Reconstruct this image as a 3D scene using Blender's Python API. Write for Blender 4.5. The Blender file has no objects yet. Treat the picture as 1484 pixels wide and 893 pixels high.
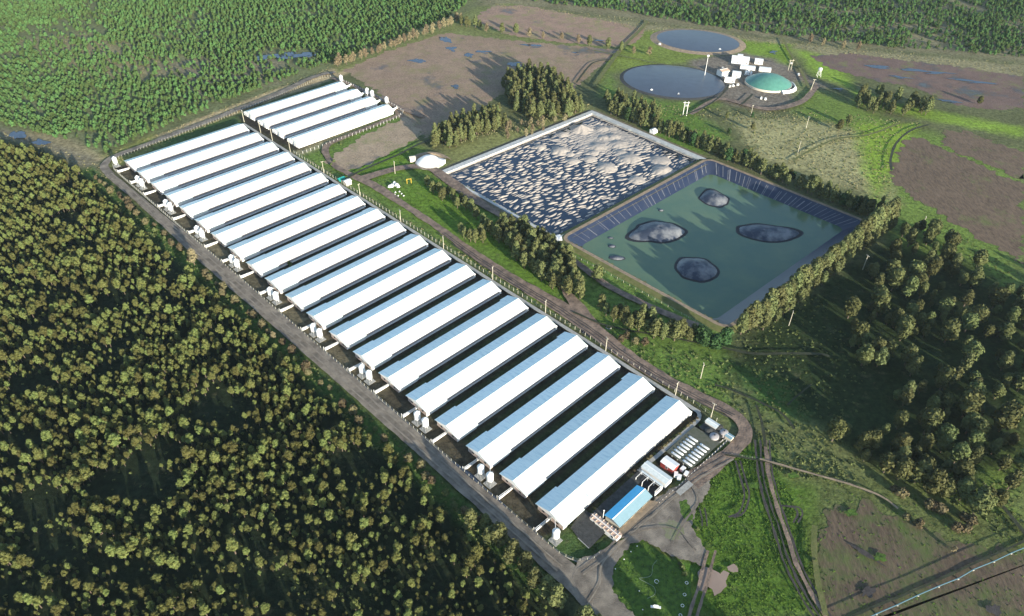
import bpy, bmesh, math, random
import numpy as np
from mathutils import Vector, Matrix
R = math.radians
random.seed(7); rng = np.random.default_rng(7)
S = bpy.context.scene

# ---------------------------------------------------------------- camera
CAMH = 230.0
PITCH = 0.68204; ROLL = 0.018792; FPX = 1071.057
cam_d = bpy.data.cameras.new('camera'); cam = bpy.data.objects.new('camera', cam_d)
S.collection.objects.link(cam); S.camera = cam
cam_d.sensor_width = 36; cam_d.lens = 36 * FPX / 1484; cam_d.clip_start = 1; cam_d.clip_end = 8000
cam.matrix_world = Matrix.Translation((0, 0, CAMH)) @ Matrix.Rotation(R(90) - PITCH, 4, 'X') @ Matrix.Rotation(ROLL, 4, 'Z')

# ---------------------------------------------------------------- sky, sun, exposure
SUN_EL = R(12.5); SUN_AZ = R(-56.5)              # direction towards the sun, measured from +X
W = bpy.data.worlds.new('World'); S.world = W; W.use_nodes = True
wn = W.node_tree; bg = wn.nodes['Background']
sk = wn.nodes.new('ShaderNodeTexSky'); sk.sky_type = 'NISHITA'; sk.sun_disc = False
sk.sun_elevation = SUN_EL; sk.sun_rotation = math.pi / 2 - SUN_AZ
sk.altitude = 100; sk.air_density = 1.0; sk.dust_density = 0.6; sk.ozone_density = 1.6
wn.links.new(sk.outputs[0], bg.inputs[0]); bg.inputs[1].default_value = 0.145
sd = bpy.data.lights.new('sun', 'SUN'); sd.energy = 5.0; sd.angle = R(0.53); sd.color = (1.0, 0.92, 0.76)
so = bpy.data.objects.new('sun', sd); S.collection.objects.link(so)
sv = Vector((math.cos(SUN_AZ) * math.cos(SUN_EL), math.sin(SUN_AZ) * math.cos(SUN_EL), math.sin(SUN_EL)))
so.rotation_euler = sv.to_track_quat('Z', 'Y').to_euler(); so.location = (0, 0, 300)
S.view_settings.view_transform = 'Standard'; S.view_settings.look = 'None'
S.view_settings.exposure = 1.12; S.view_settings.gamma = 1.0; S.view_settings.use_curve_mapping = False

hz = bpy.data.meshes.new('haze'); hb = bmesh.new(); bmesh.ops.create_cube(hb, size=1.0)
bmesh.ops.scale(hb, vec=(7400, 7400, 242.0), verts=hb.verts); bmesh.ops.translate(hb, vec=(0, 2600, 115.0), verts=hb.verts); hb.to_mesh(hz); hb.free()
hm = bpy.data.materials.new('haze_air'); hm.use_nodes = True; ht = hm.node_tree; ht.nodes.remove(ht.nodes['Principled BSDF'])
pv = ht.nodes.new('ShaderNodeVolumePrincipled'); pv.inputs['Color'].default_value = (.70, .86, 1.0, 1); pv.inputs['Density'].default_value = 0.00004
pv.inputs['Anisotropy'].default_value = 0.2; ht.links.new(pv.outputs[0], ht.nodes['Material Output'].inputs['Volume']); hz.materials.append(hm)
ho = bpy.data.objects.new('haze', hz); S.collection.objects.link(ho); ho['kind'] = 'stuff'; ho['label'] = 'thin bluish haze lying over the whole farm'; ho['category'] = 'haze'

# ---------------------------------------------------------------- surveying helpers
def G(x, y, z=0.0):
    """point on the level z that a bearing of the survey photo meets"""
    u = (x - 742) / FPX; v = (y - 446.5) / FPX
    c, s = math.cos(ROLL), math.sin(ROLL)
    u, v = u * c + v * s, -u * s + v * c
    c, s = math.cos(PITCH), math.sin(PITCH)
    dy = c - v * s; dz = -s - v * c
    t = (z - CAMH) / dz
    return (u * t, dy * t)
def to_px(x, y, z=0.0):
    Z = z - CAMH; c, s = np.cos(PITCH), np.sin(PITCH)
    zz = y * c - Z * s; yy = y * s + Z * c
    u = x / zz; v = -yy / zz
    c, s = np.cos(ROLL), np.sin(ROLL)
    return 742 + FPX * (u * c - v * s), 446.5 + FPX * (u * s + v * c)
AX = -0.77841                                       # farm grid: u along the sheds, v across them
D2 = np.array([math.cos(AX), math.sin(AX)]); D1 = np.array([-math.sin(AX), math.cos(AX)])
ORI = np.array([-237.924, 410.840]); SP = 19.102; SW = 14.4; SL = 79.3
ANG = math.atan2(D1[1], D1[0])
def F(u, v, z=0.0):
    q = ORI + u * D1 + v * D2
    return (float(q[0]), float(q[1]), z)
def UV(x, y):
    q = np.array([x, y]) - ORI
    return float(q @ D1), float(q @ D2)
def PX(pts): return [G(*p) for p in pts]
def FU(pts): return [F(*p)[:2] for p in pts]

# ---------------------------------------------------------------- noise
_perm = np.random.default_rng(3).permutation(512)
_grad = np.random.default_rng(4).uniform(0, 2 * np.pi, 512)
def pnoise(x, y, seed=0):
    x = np.asarray(x, float) + seed * 17.31; y = np.asarray(y, float) - seed * 9.77
    xi = np.floor(x).astype(int); yi = np.floor(y).astype(int); xf = x - xi; yf = y - yi
    def g(ix, iy, dx, dy):
        h = _grad[_perm[(_perm[ix & 511] + iy) & 511]]
        return np.cos(h) * dx + np.sin(h) * dy
    u = xf ** 3 * (xf * (xf * 6 - 15) + 10); v = yf ** 3 * (yf * (yf * 6 - 15) + 10)
    a = g(xi, yi, xf, yf); b = g(xi + 1, yi, xf - 1, yf); c = g(xi, yi + 1, xf, yf - 1); d = g(xi + 1, yi + 1, xf - 1, yf - 1)
    return ((a + u * (b - a)) + v * ((c + u * (d - c)) - (a + u * (b - a)))) * 1.5
def fbm(x, y, o=3, seed=0):
    r = 0; a = 1; t = 0
    for i in range(o):
        r = r + a * pnoise(np.asarray(x) * 2 ** i, np.asarray(y) * 2 ** i, seed + i * 3); t += a; a *= .5
    return r / t

# ---------------------------------------------------------------- materials
def nodes_of(m):
    m.use_nodes = True; t = m.node_tree; return t, t.nodes['Principled BSDF']
def mat(name, col, rough=.8, var=.25, scale=.5, col2=None, bump=0.0, bscale=4.0, spec=.3, metal=0.0, stretch=None, objvar=0.0, thresh=None, detail=5):
    m = bpy.data.materials.new(name); t, p = nodes_of(m); N = t.nodes; L = t.links
    p.inputs['Roughness'].default_value = rough; p.inputs['Metallic'].default_value = metal
    p.inputs['Specular IOR Level'].default_value = spec
    tc = N.new('ShaderNodeTexCoord'); src = tc.outputs['Object']
    if stretch:
        mp = N.new('ShaderNodeMapping'); mp.inputs['Scale'].default_value = stretch; L.new(src, mp.inputs[0]); src = mp.outputs[0]
    nz = N.new('ShaderNodeTexNoise'); nz.inputs['Scale'].default_value = scale; nz.inputs['Detail'].default_value = detail; nz.inputs['Roughness'].default_value = .6
    L.new(src, nz.inputs['Vector'])
    rp = N.new('ShaderNodeValToRGB')
    c2 = col2 if col2 else tuple(c * (1 - var) for c in col); c1 = col if col2 else tuple(min(1, c * (1 + var)) for c in col)
    lo, hi = thresh if thresh else (.32, .68)
    rp.color_ramp.elements[0].position = lo; rp.color_ramp.elements[1].position = hi
    rp.color_ramp.elements[0].color = (*c2, 1); rp.color_ramp.elements[1].color = (*c1, 1)
    L.new(nz.outputs[0], rp.inputs[0]); out = rp.outputs[0]
    if objvar:
        oi = N.new('ShaderNodeObjectInfo'); hs = N.new('ShaderNodeHueSaturation')
        mr = N.new('ShaderNodeMapRange'); mr.inputs[3].default_value = 1 - objvar; mr.inputs[4].default_value = 1 + objvar
        mh = N.new('ShaderNodeMapRange'); mh.inputs[3].default_value = .5 - .10 * objvar; mh.inputs[4].default_value = .5 + .06 * objvar
        L.new(oi.outputs['Random'], mr.inputs[0]); L.new(oi.outputs['Random'], mh.inputs[0])
        L.new(mr.outputs[0], hs.inputs['Value']); L.new(mh.outputs[0], hs.inputs['Hue']); L.new(out, hs.inputs['Color']); out = hs.outputs[0]
    L.new(out, p.inputs['Base Color'])
    if bump:
        n2 = N.new('ShaderNodeTexNoise'); n2.inputs['Scale'].default_value = bscale; n2.inputs['Detail'].default_value = 4
        L.new(src, n2.inputs['Vector'])
        bp = N.new('ShaderNodeBump'); bp.inputs['Strength'].default_value = bump; bp.inputs['Distance'].default_value = .3
        L.new(n2.outputs[0], bp.inputs['Height']); L.new(bp.outputs[0], p.inputs['Normal'])
    return m
def ground_mat():
    m = bpy.data.materials.new('ground_cover'); t, p = nodes_of(m); N = t.nodes; L = t.links
    at = N.new('ShaderNodeAttribute'); at.attribute_name = 'cover'
    tc = N.new('ShaderNodeTexCoord')
    def noise(sc, det=6, rg=.65):
        n = N.new('ShaderNodeTexNoise'); n.inputs['Scale'].default_value = sc; n.inputs['Detail'].default_value = det; n.inputs['Roughness'].default_value = rg
        L.new(tc.outputs['Object'], n.inputs['Vector']); return n.outputs[0]
    def mulr(col, n, lo, hi, a=.3, b=.7):
        mr = N.new('ShaderNodeMapRange'); mr.inputs[1].default_value = a; mr.inputs[2].default_value = b
        mr.inputs[3].default_value = lo; mr.inputs[4].default_value = hi; L.new(n, mr.inputs[0])
        vm = N.new('ShaderNodeVectorMath'); vm.operation = 'SCALE'; L.new(col, vm.inputs[0]); L.new(mr.outputs[0], vm.inputs['Scale']); return vm.outputs[0]
    c = mulr(at.outputs['Color'], noise(.40, 8, .72), .35, 1.75)
    c = mulr(c, noise(.045, 4), .8, 1.2)
    # dry straw wisps
    mr = N.new('ShaderNodeMapRange'); mr.inputs[1].default_value = .56; mr.inputs[2].default_value = .72; mr.inputs[4].default_value = .5
    L.new(noise(.16, 8, .75), mr.inputs[0])
    mx = N.new('ShaderNodeMix'); mx.data_type = 'RGBA'; mx.inputs[7].default_value = (.17, .15, .08, 1)
    L.new(mr.outputs[0], mx.inputs[0]); L.new(c, mx.inputs[6]); L.new(mx.outputs[2], p.inputs['Base Color'])
    p.inputs['Roughness'].default_value = .95; p.inputs['Specular IOR Level'].default_value = .1
    bp = N.new('ShaderNodeBump'); bp.inputs['Strength'].default_value = .9; bp.inputs['Distance'].default_value = .5
    L.new(noise(.9, 6), bp.inputs['Height']); L.new(bp.outputs[0], p.inputs['Normal'])
    return m
def field_mat(name, soil, grass, wet_amt=.6, green_amt=.5, stretch=(1, 1, 1), fine=.8):
    """ploughed wet soil: grass comes through in patches, standing water makes some of it dark and glossy"""
    m = bpy.data.materials.new(name); t, p = nodes_of(m); N = t.nodes; L = t.links
    tc = N.new('ShaderNodeTexCoord'); mp = N.new('ShaderNodeMapping'); mp.inputs['Scale'].default_value = stretch
    mp.inputs['Rotation'].default_value = (0, 0, -ANG)
    L.new(tc.outputs['Object'], mp.inputs[0])
    def noise(sc, det=6, rg=.65, src=None, off=0):
        n = N.new('ShaderNodeTexNoise'); n.noise_dimensions = '4D'; n.inputs['W'].default_value = off
        n.inputs['Scale'].default_value = sc; n.inputs['Detail'].default_value = det; n.inputs['Roughness'].default_value = rg
        L.new(src or tc.outputs['Object'], n.inputs['Vector']); return n.outputs[0]
    def ramp(n, a, b, lo=0, hi=1):
        mr = N.new('ShaderNodeMapRange'); mr.inputs[1].default_value = a; mr.inputs[2].default_value = b; mr.inputs[3].default_value = lo; mr.inputs[4].default_value = hi
        L.new(n, mr.inputs[0]); return mr.outputs[0]
    def mix(f, a, b):
        mx = N.new('ShaderNodeMix'); mx.data_type = 'RGBA'; L.new(f, mx.inputs[0])
        for s, v in ((6, a), (7, b)):
            if isinstance(v, tuple): mx.inputs[s].default_value = (*v, 1)
            else: L.new(v, mx.inputs[s])
        return mx.outputs[2]
    fn = noise(fine, 6, .7, mp.outputs[0])
    base = mix(ramp(fn, .3, .7), tuple(c * .4 for c in soil), tuple(c * 1.55 for c in soil))
    g = ramp(noise(.06, 9, .78, None, 3), .58 - .12 * green_amt, .74 - .10 * green_amt, 0, .85)
    base = mix(ramp(noise(.11, 8, .75, None, 13), .42, .68, 0, .55), base, tuple(min(1, c * 1.7) for c in soil))
    base = mix(g, base, grass)
    wt = ramp(noise(.028, 8, .68, mp.outputs[0], 8), .66 - .12 * wet_amt, .74 - .10 * wet_amt)
    base = mix(wt, base, (.05, .05, .05))
    L.new(base, p.inputs['Base Color']); L.new(ramp(wt, 0, 1, .9, .3), p.inputs['Roughness'])
    bp = N.new('ShaderNodeBump'); bp.inputs['Strength'].default_value = .8; bp.inputs['Distance'].default_value = .35
    L.new(fn, bp.inputs['Height']); L.new(bp.outputs[0], p.inputs['Normal'])
    p.inputs['Specular IOR Level'].default_value = .3
    return m
def water_mat(name, col, rough=.12, bump=.05, streak=None, spec=.5):
    m = mat(name, col, rough, .12, .05, streak, bump, 1.2, spec, thresh=(.4, .65)); return m
M = {}
M['ground'] = ground_mat()
M['roof'] = mat('white_metal_roof', (.82, .91, .86), .40, .05, .8, (.52, .67, .68), spec=.4, stretch=(1.6, .08, 1), thresh=(.22, .52), objvar=.05, detail=8)
M['roof_old'] = mat('grey_metal_roof', (.62, .66, .64), .5, .1, 1.2, spec=.4)
M['white'] = mat('white_paint', (.80, .79, .76), .5, .06, .6)
M['render'] = mat('cream_render', (.62, .56, .46), .85, .12, .8)
M['pink'] = mat('pale_brick', (.48, .37, .31), .85, .15, 1.5)
M['curtain'] = mat('grey_curtain', (.33, .31, .31), .6, .2, .4, stretch=(1, .2, 6))
M['trim'] = mat('dark_trim', (.10, .09, .09), .6)
M['tank'] = mat('white_tank', (.82, .83, .83), .35, .05, .8, (.66, .67, .66), spec=.5)
M['steel'] = mat('galvanised_steel', (.45, .46, .47), .4, .15, 2, metal=.6)
M['concrete'] = mat('concrete', (.34, .33, .30), .9, .2, 1.0)
M['pole'] = mat('pale_pole', (.50, .46, .36), .8, .1, 1)
M['black'] = mat('black_rubber', (.02, .02, .022), .6, .3, 1)
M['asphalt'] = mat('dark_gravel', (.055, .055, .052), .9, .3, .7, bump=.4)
M['road'] = mat('gravel_road', (.28, .24, .19), .95, .0, .20, (.13, .11, .09), bump=.6, bscale=2.5, detail=12, thresh=(.36, .66))
M['track'] = mat('muddy_track', (.29, .21, .155), .9, .0, .3, (.095, .072, .06), bump=.8, bscale=1.2, detail=8)
M['rut'] = mat('wet_rut', (.06, .05, .045), .55, .3, .5, bump=.5)
M['ditch'] = mat('dark_mud_shade', (.035, .04, .022), .8, .4, .4)  # wet mud, kept near black to paint the shade of ditch depth
M['dirt'] = mat('tan_dirt', (.36, .27, .18), .95, .0, .5, (.2, .155, .11), bump=.6, detail=8)
M['bank'] = mat('grass_bank', (.16, .155, .06), .95, .0, .4, (.09, .11, .03), bump=.6, detail=8)
M['blue'] = mat('shaded_blue_roof', (.14, .62, .90), .45, .06, .6)  # deeper copy of the roof blue for the office's shaded slope
M['lightblue'] = mat('light_blue_roof', (.24, .37, .42), .45, .05, .6)  # kiosk roof colour; also tones the office slope facing the sun
M['tile'] = mat('terracotta_roof', (.50, .30, .20), .8, .0, 1.5, (.62, .47, .38))
M['red'] = mat('red_paint', (.30, .05, .04), .5)
M['teal'] = mat('teal_paint', (.03, .33, .28), .5)
M['yellow'] = mat('yellow_paint', (.62, .43, .05), .5)
M['glass'] = mat('dark_glass', (.03, .04, .05), .15, .1, 1, spec=.6)
M['geotex'] = mat('pale_geotextile', (.55, .55, .52), .85, .0, .4, (.36, .38, .38), bump=.3)
M['cover'] = mat('dusty_lagoon_cover', (.46, .405, .35), .62, .0, .7, (.33, .29, .25), bump=.15, bscale=3)
M['bubble'] = mat('scummed_liner', (.22, .225, .23), .42, .0, .13, (.035, .045, .07), bump=.12, bscale=1.5, thresh=(.42, .66), detail=9)
M['liner'] = mat('sky_tinted_black_liner', (.016, .026, .06), .34, .0, .10, (.035, .045, .075), bump=.2, stretch=(1, .2, 1), spec=.5)  # blue in the base colour paints sky reflected by the black liner
M['membrane'] = mat('dark_grey_membrane', (.060, .072, .095), .36, .12, .2, spec=.5)
M['green_dome'] = mat('green_membrane', (.085, .235, .185), .4, .12, .3, spec=.4)
M['rainwater'] = water_mat('rain_water', (.008, .018, .040), .10, .03)
M['pond'] = water_mat('green_slurry_water', (.110, .165, .088), .14, .03, (.082, .142, .085))
M['mudwater'] = water_mat('brown_puddle_water', (.30, .22, .17), .12, .02)
M['bluewater'] = water_mat('flood_water', (.03, .04, .06), .08, .02)
M['field_a'] = field_mat('wet_brown_field', (.235, .165, .115), (.19, .18, .07), .75, .75)
M['field_b'] = field_mat('far_brown_field', (.25, .165, .12), (.19, .21, .06), .5, .8)
M['field_c'] = field_mat('purple_brown_field', (.135, .088, .072), (.15, .19, .04), .95, .5)
M['field_d'] = field_mat('ploughed_field', (.120, .083, .055), (.12, .165, .035), .15, .25, (1, .35, 1), .6)
M['field_e'] = field_mat('churned_field', (.100, .072, .048), (.075, .125, .022), .35, 1.0, (1, .3, 1), .7)
M['field_f'] = field_mat('dry_triangle_field', (.29, .22, .15), (.17, .19, .06), .25, .6)
M['lush'] = mat('lush_grass', (.090, .165, .020), .9, .0, .6, (.030, .062, .010), bump=.9, bscale=1.3, detail=8)
M['pine_leaf'] = mat('olive_foliage', (.142, .150, .044), .75, .0, .5, (.065, .088, .027), objvar=.42, spec=.15)
M['euc_leaf'] = mat('grey_green_foliage', (.135, .148, .055), .75, .0, .45, (.075, .092, .036), objvar=.28, spec=.15)
M['wood_leaf'] = mat('woodland_foliage', (.118, .130, .045), .75, .0, .45, (.055, .072, .026), objvar=.36, spec=.15)
M['dark_leaf'] = mat('dark_green_foliage', (.040, .085, .025), .75, .0, .45, (.025, .055, .02), objvar=.2, spec=.15)
M['plant_leaf'] = mat('young_pine_foliage', (.105, .180, .052), .8, .0, .3, (.050, .105, .038), objvar=.30, spec=.1)
M['bare_leaf'] = mat('bare_twig_foliage', (.25, .205, .12), .85, .0, .4, (.15, .13, .075), objvar=.25, spec=.1)
M['brown_leaf'] = mat('brown_bush_foliage', (.145, .115, .065), .85, .0, .5, (.085, .08, .04), objvar=.3, spec=.1)
M['scrub_leaf'] = mat('scrub_foliage', (.15, .17, .06), .85, .0, .12, (.07, .10, .035), spec=.1, detail=8)
M['straw_leaf'] = mat('straw_foliage', (.31, .27, .15), .85, .0, .12, (.17, .175, .075), spec=.1, detail=8)
M['tuft_leaf'] = mat('grass_tuft_foliage', (.105, .18, .030), .85, .0, .25, (.050, .095, .016), spec=.1, detail=8)
M['bark'] = mat('bark', (.13, .10, .075), .9)

# ---------------------------------------------------------------- object helpers
C = S.collection
def tag(o, label=None, cat=None, group=None, kind=None):
    if label: o['label'] = label
    if cat: o['category'] = cat
    if group: o['group'] = group
    if kind: o['kind'] = kind
    return o
def thing(name, label, cat, loc=(0, 0, 0), rz=0.0, group=None):
    o = bpy.data.objects.new(name, None); C.objects.link(o)
    o.empty_display_size = .5; o.location = loc; o.rotation_euler = (0, 0, rz)
    return tag(o, label, cat, group)
def link(name, me, parent=None, loc=None, rz=None, sc=None):
    o = bpy.data.objects.new(name, me); C.objects.link(o)
    if parent is not None: o.parent = parent
    if loc is not None: o.location = loc
    if rz is not None: o.rotation_euler = (0, 0, rz)
    if sc is not None: o.scale = sc if hasattr(sc, '__len__') else (sc,) * 3
    return o
def dup(root, label=None, loc=None, rz=None, sc=None, group=None):
    r = root.copy(); C.objects.link(r)
    if loc is not None: r.location = loc
    if rz is not None: r.rotation_euler = (0, 0, rz)
    if sc is not None: r.scale = sc if hasattr(sc, '__len__') else (sc,) * 3
    if label: r['label'] = label
    if group: r['group'] = group
    for ch in root.children:
        c = ch.copy(); C.objects.link(c); c.parent = r
        for g in ch.children:
            d = g.copy(); C.objects.link(d); d.parent = c
    return r
class MB:
    def __init__(s): s.v = []; s.f = []; s.sm = False
    def add(s, vs, fs):
        n = len(s.v); s.v += [tuple(p) for p in vs]; s.f += [tuple(i + n for i in f) for f in fs]; return s
    def box(s, x0, x1, y0, y1, z0, z1):
        return s.add([(x0, y0, z0), (x1, y0, z0), (x1, y1, z0), (x0, y1, z0), (x0, y0, z1), (x1, y0, z1), (x1, y1, z1), (x0, y1, z1)],
                     [(3, 2, 1, 0), (4, 5, 6, 7), (0, 1, 5, 4), (1, 2, 6, 5), (2, 3, 7, 6), (3, 0, 4, 7)])
    def tube(s, a, b, r, n=6, r2=None, cap=True):
        a = Vector(a); b = Vector(b); d = (b - a).normalized(); r2 = r if r2 is None else r2
        x = d.orthogonal().normalized(); y = d.cross(x); vs = []
        for q, rr in ((a, r), (b, r2)):
            for i in range(n):
                t = 2 * math.pi * i / n; vs.append(q + x * math.cos(t) * rr + y * math.sin(t) * rr)
        fs = [(i, (i + 1) % n, n + (i + 1) % n, n + i) for i in range(n)]
        if cap: fs += [tuple(range(n))[::-1], tuple(range(n, 2 * n))]
        return s.add(vs, fs)
    def lathe(s, prof, n=16, cx=0, cy=0, z=0):
        vs = []; k = len(prof)
        for r, h in prof:
            for i in range(n):
                t = 2 * math.pi * i / n; vs.append((cx + r * math.cos(t), cy + r * math.sin(t), z + h))
        fs = [(j * n + i, j * n + (i + 1) % n, (j + 1) * n + (i + 1) % n, (j + 1) * n + i) for j in range(k - 1) for i in range(n)]
        return s.add(vs, fs)
    def prism(s, prof, x0, x1):
        """profile in (y,z), extruded along x"""
        n = len(prof); vs = [(x0, y, z) for y, z in prof] + [(x1, y, z) for y, z in prof]
        fs = [(i, (i + 1) % n, n + (i + 1) % n, n + i) for i in range(n)] + [tuple(range(n))[::-1], tuple(range(n, 2 * n))]
        return s.add(vs, fs)
    def sheet(s, pts, z):
        vs = [(p[0], p[1], z) for p in pts]; s.add(vs, [tuple(range(len(vs)))]); return s
    def mesh(s, name, m, smooth=False):
        me = bpy.data.meshes.new(name); me.from_pydata(s.v, [], s.f)
        me.materials.append(m)
        if smooth: me.polygons.foreach_set('use_smooth', [True] * len(me.polygons))
        me.update(); return me
    def obj(s, name, m, parent=None, smooth=False, fix=True):
        me = s.mesh(name, m, smooth)
        if fix:
            bm = bmesh.new(); bm.from_mesh(me); bmesh.ops.recalc_face_normals(bm, faces=bm.faces); bm.to_mesh(me); bm.free()
        return link(name, me, parent)
def np_mesh(name, verts, faces, m, smooth=False):
    """verts (n,3), faces (m,3|4) arrays"""
    me = bpy.data.meshes.new(name); k = faces.shape[1]
    me.vertices.add(len(verts)); me.vertices.foreach_set('co', np.asarray(verts, np.float32).ravel())
    me.loops.add(faces.size); me.loops.foreach_set('vertex_index', faces.ravel().astype(np.int32))
    me.polygons.add(len(faces)); me.polygons.foreach_set('loop_start', np.arange(0, faces.size, k, dtype=np.int32))
    me.polygons.foreach_set('loop_total', np.full(len(faces), k, np.int32))
    me.polygons.foreach_set('use_smooth', np.full(len(faces), smooth, bool))
    me.materials.append(m); me.update(calc_edges=True); me.validate(); return me

# ---------------------------------------------------------------- ground drawing helpers
def inside(px, py, poly):
    poly = np.asarray(poly, float); r = np.zeros(np.shape(px), bool); n = len(poly)
    for i in range(n):
        x1, y1 = poly[i]; x2, y2 = poly[(i + 1) % n]
        if y1 == y2: continue
        c = ((y1 > py) != (y2 > py)) & (px < (x2 - x1) * (py - y1) / (y2 - y1) + x1); r ^= c
    return r
def sdist(px, py, poly, closed=True):
    poly = np.asarray(poly, float); n = len(poly); d = np.full(np.shape(px), 1e9)
    for i in range(n if closed else n - 1):
        a = poly[i]; b = poly[(i + 1) % n]; ab = b - a; t = np.clip(((px - a[0]) * ab[0] + (py - a[1]) * ab[1]) / (ab @ ab + 1e-9), 0, 1)
        d = np.minimum(d, np.hypot(px - a[0] - t * ab[0], py - a[1] - t * ab[1]))
    if closed: d = np.where(inside(px, py, poly), -d, d)
    return d
def ragged(poly, seg=3.0, amp=1.0, sc=.12, seed=0):
    out = []; n = len(poly)
    for i in range(n):
        a = np.array(poly[i][:2]); b = np.array(poly[(i + 1) % n][:2]); L = np.hypot(*(b - a)); k = max(1, int(L / seg))
        nrm = np.array([-(b - a)[1], (b - a)[0]]) / (L + 1e-9)
        for j in range(k):
            q = a + (b - a) * j / k; w = float(fbm(q[0] * sc, q[1] * sc, 3, seed)) * amp
            out.append(tuple(q + nrm * w))
    return out
_z = [0.02]
def nz():
    _z[0] += .012; return _z[0]
def sheet(name, poly, m, amp=1.0, seg=2.5, z=None, seed=0, sc=.12):
    if name == 'field': amp, seg, sc = amp * 2.2, 1.2, .16
    pts = ragged(poly, seg, amp, sc, seed) if amp else [p[:2] for p in poly]
    o = MB().sheet(pts, nz() if z is None else z).obj(name, m); tag(o, kind='structure')
    if o.data.polygons[0].normal.z < 0: o.data.flip_normals()
    return o
def catmull(pts, seg=3.0):
    P = [np.array(p[:2], float) for p in pts]; P = [2 * P[0] - P[1]] + P + [2 * P[-1] - P[-2]]; out = []
    for i in range(1, len(P) - 2):
        k = max(2, int(np.hypot(*(P[i + 1] - P[i])) / seg))
        for j in range(k):
            t = j / k; a, b, c, d = P[i - 1:i + 3]
            out.append(.5 * (2 * b + (c - a) * t + (2 * a - 5 * b + 4 * c - d) * t * t + (3 * b - a - 3 * c + d) * t ** 3))
    out.append(P[-2]); return out
def ribbon(name, pts, w, m, amp=.4, seg=3.0, z=None, seed=0, curved=True, kind='structure'):
    """w: width or list of widths along the points"""
    c = catmull(pts, seg) if curved else [np.array(p[:2], float) for p in pts]
    n = len(c); z = nz() if z is None else z; vs = []; fs = []
    ws = np.interp(np.linspace(0, 1, n), np.linspace(0, 1, len(w)), w) if hasattr(w, '__len__') else [w] * n
    for i, q in enumerate(c):
        t = c[min(i + 1, n - 1)] - c[max(i - 1, 0)]; t = t / (np.hypot(*t) + 1e-9); nr = np.array([-t[1], t[0]])
        for s in (1, -1):
            e = amp * float(fbm(q[0] * .15, q[1] * .15, 3, seed + (s > 0) * 5))
            p = q + nr * s * (ws[i] / 2 + e); vs.append((p[0], p[1], z))
    for i in range(n - 1): fs.append((2 * i, 2 * i + 1, 2 * i + 3, 2 * i + 2))
    o = MB().add(vs, fs).obj(name, m, fix=False)
    if o.data.polygons[0].normal.z < 0: o.data.flip_normals()
    if kind: tag(o, kind=kind)
    return o

# ---------------------------------------------------------------- regions (survey photo bearings)
POND = FU([(139.8, 236.0), (278.3, 239.0), (279.5, 346.0), (139.6, 341.0)])
POND_W = FU([(145.0, 245.0), (268.6, 248.0), (269.3, 337.3), (144.5, 331.0)])
LAG = FU([(138.5, 131.5), (279.3, 137.5), (277.0, 236.6), (137.6, 233.0)])
LUSH = (.100, .175, .022); GREEN = (.070, .118, .024); DRY = (.24, .205, .115); SCRUB = (.105, .115, .05)
MUD = (.15, .115, .085); SHADED_SOIL = (.034, .028, .021); TAN = (.33, .25, .16); FLOOR = (.014, .022, .010); YEL = (.15, .195, .04)

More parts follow.
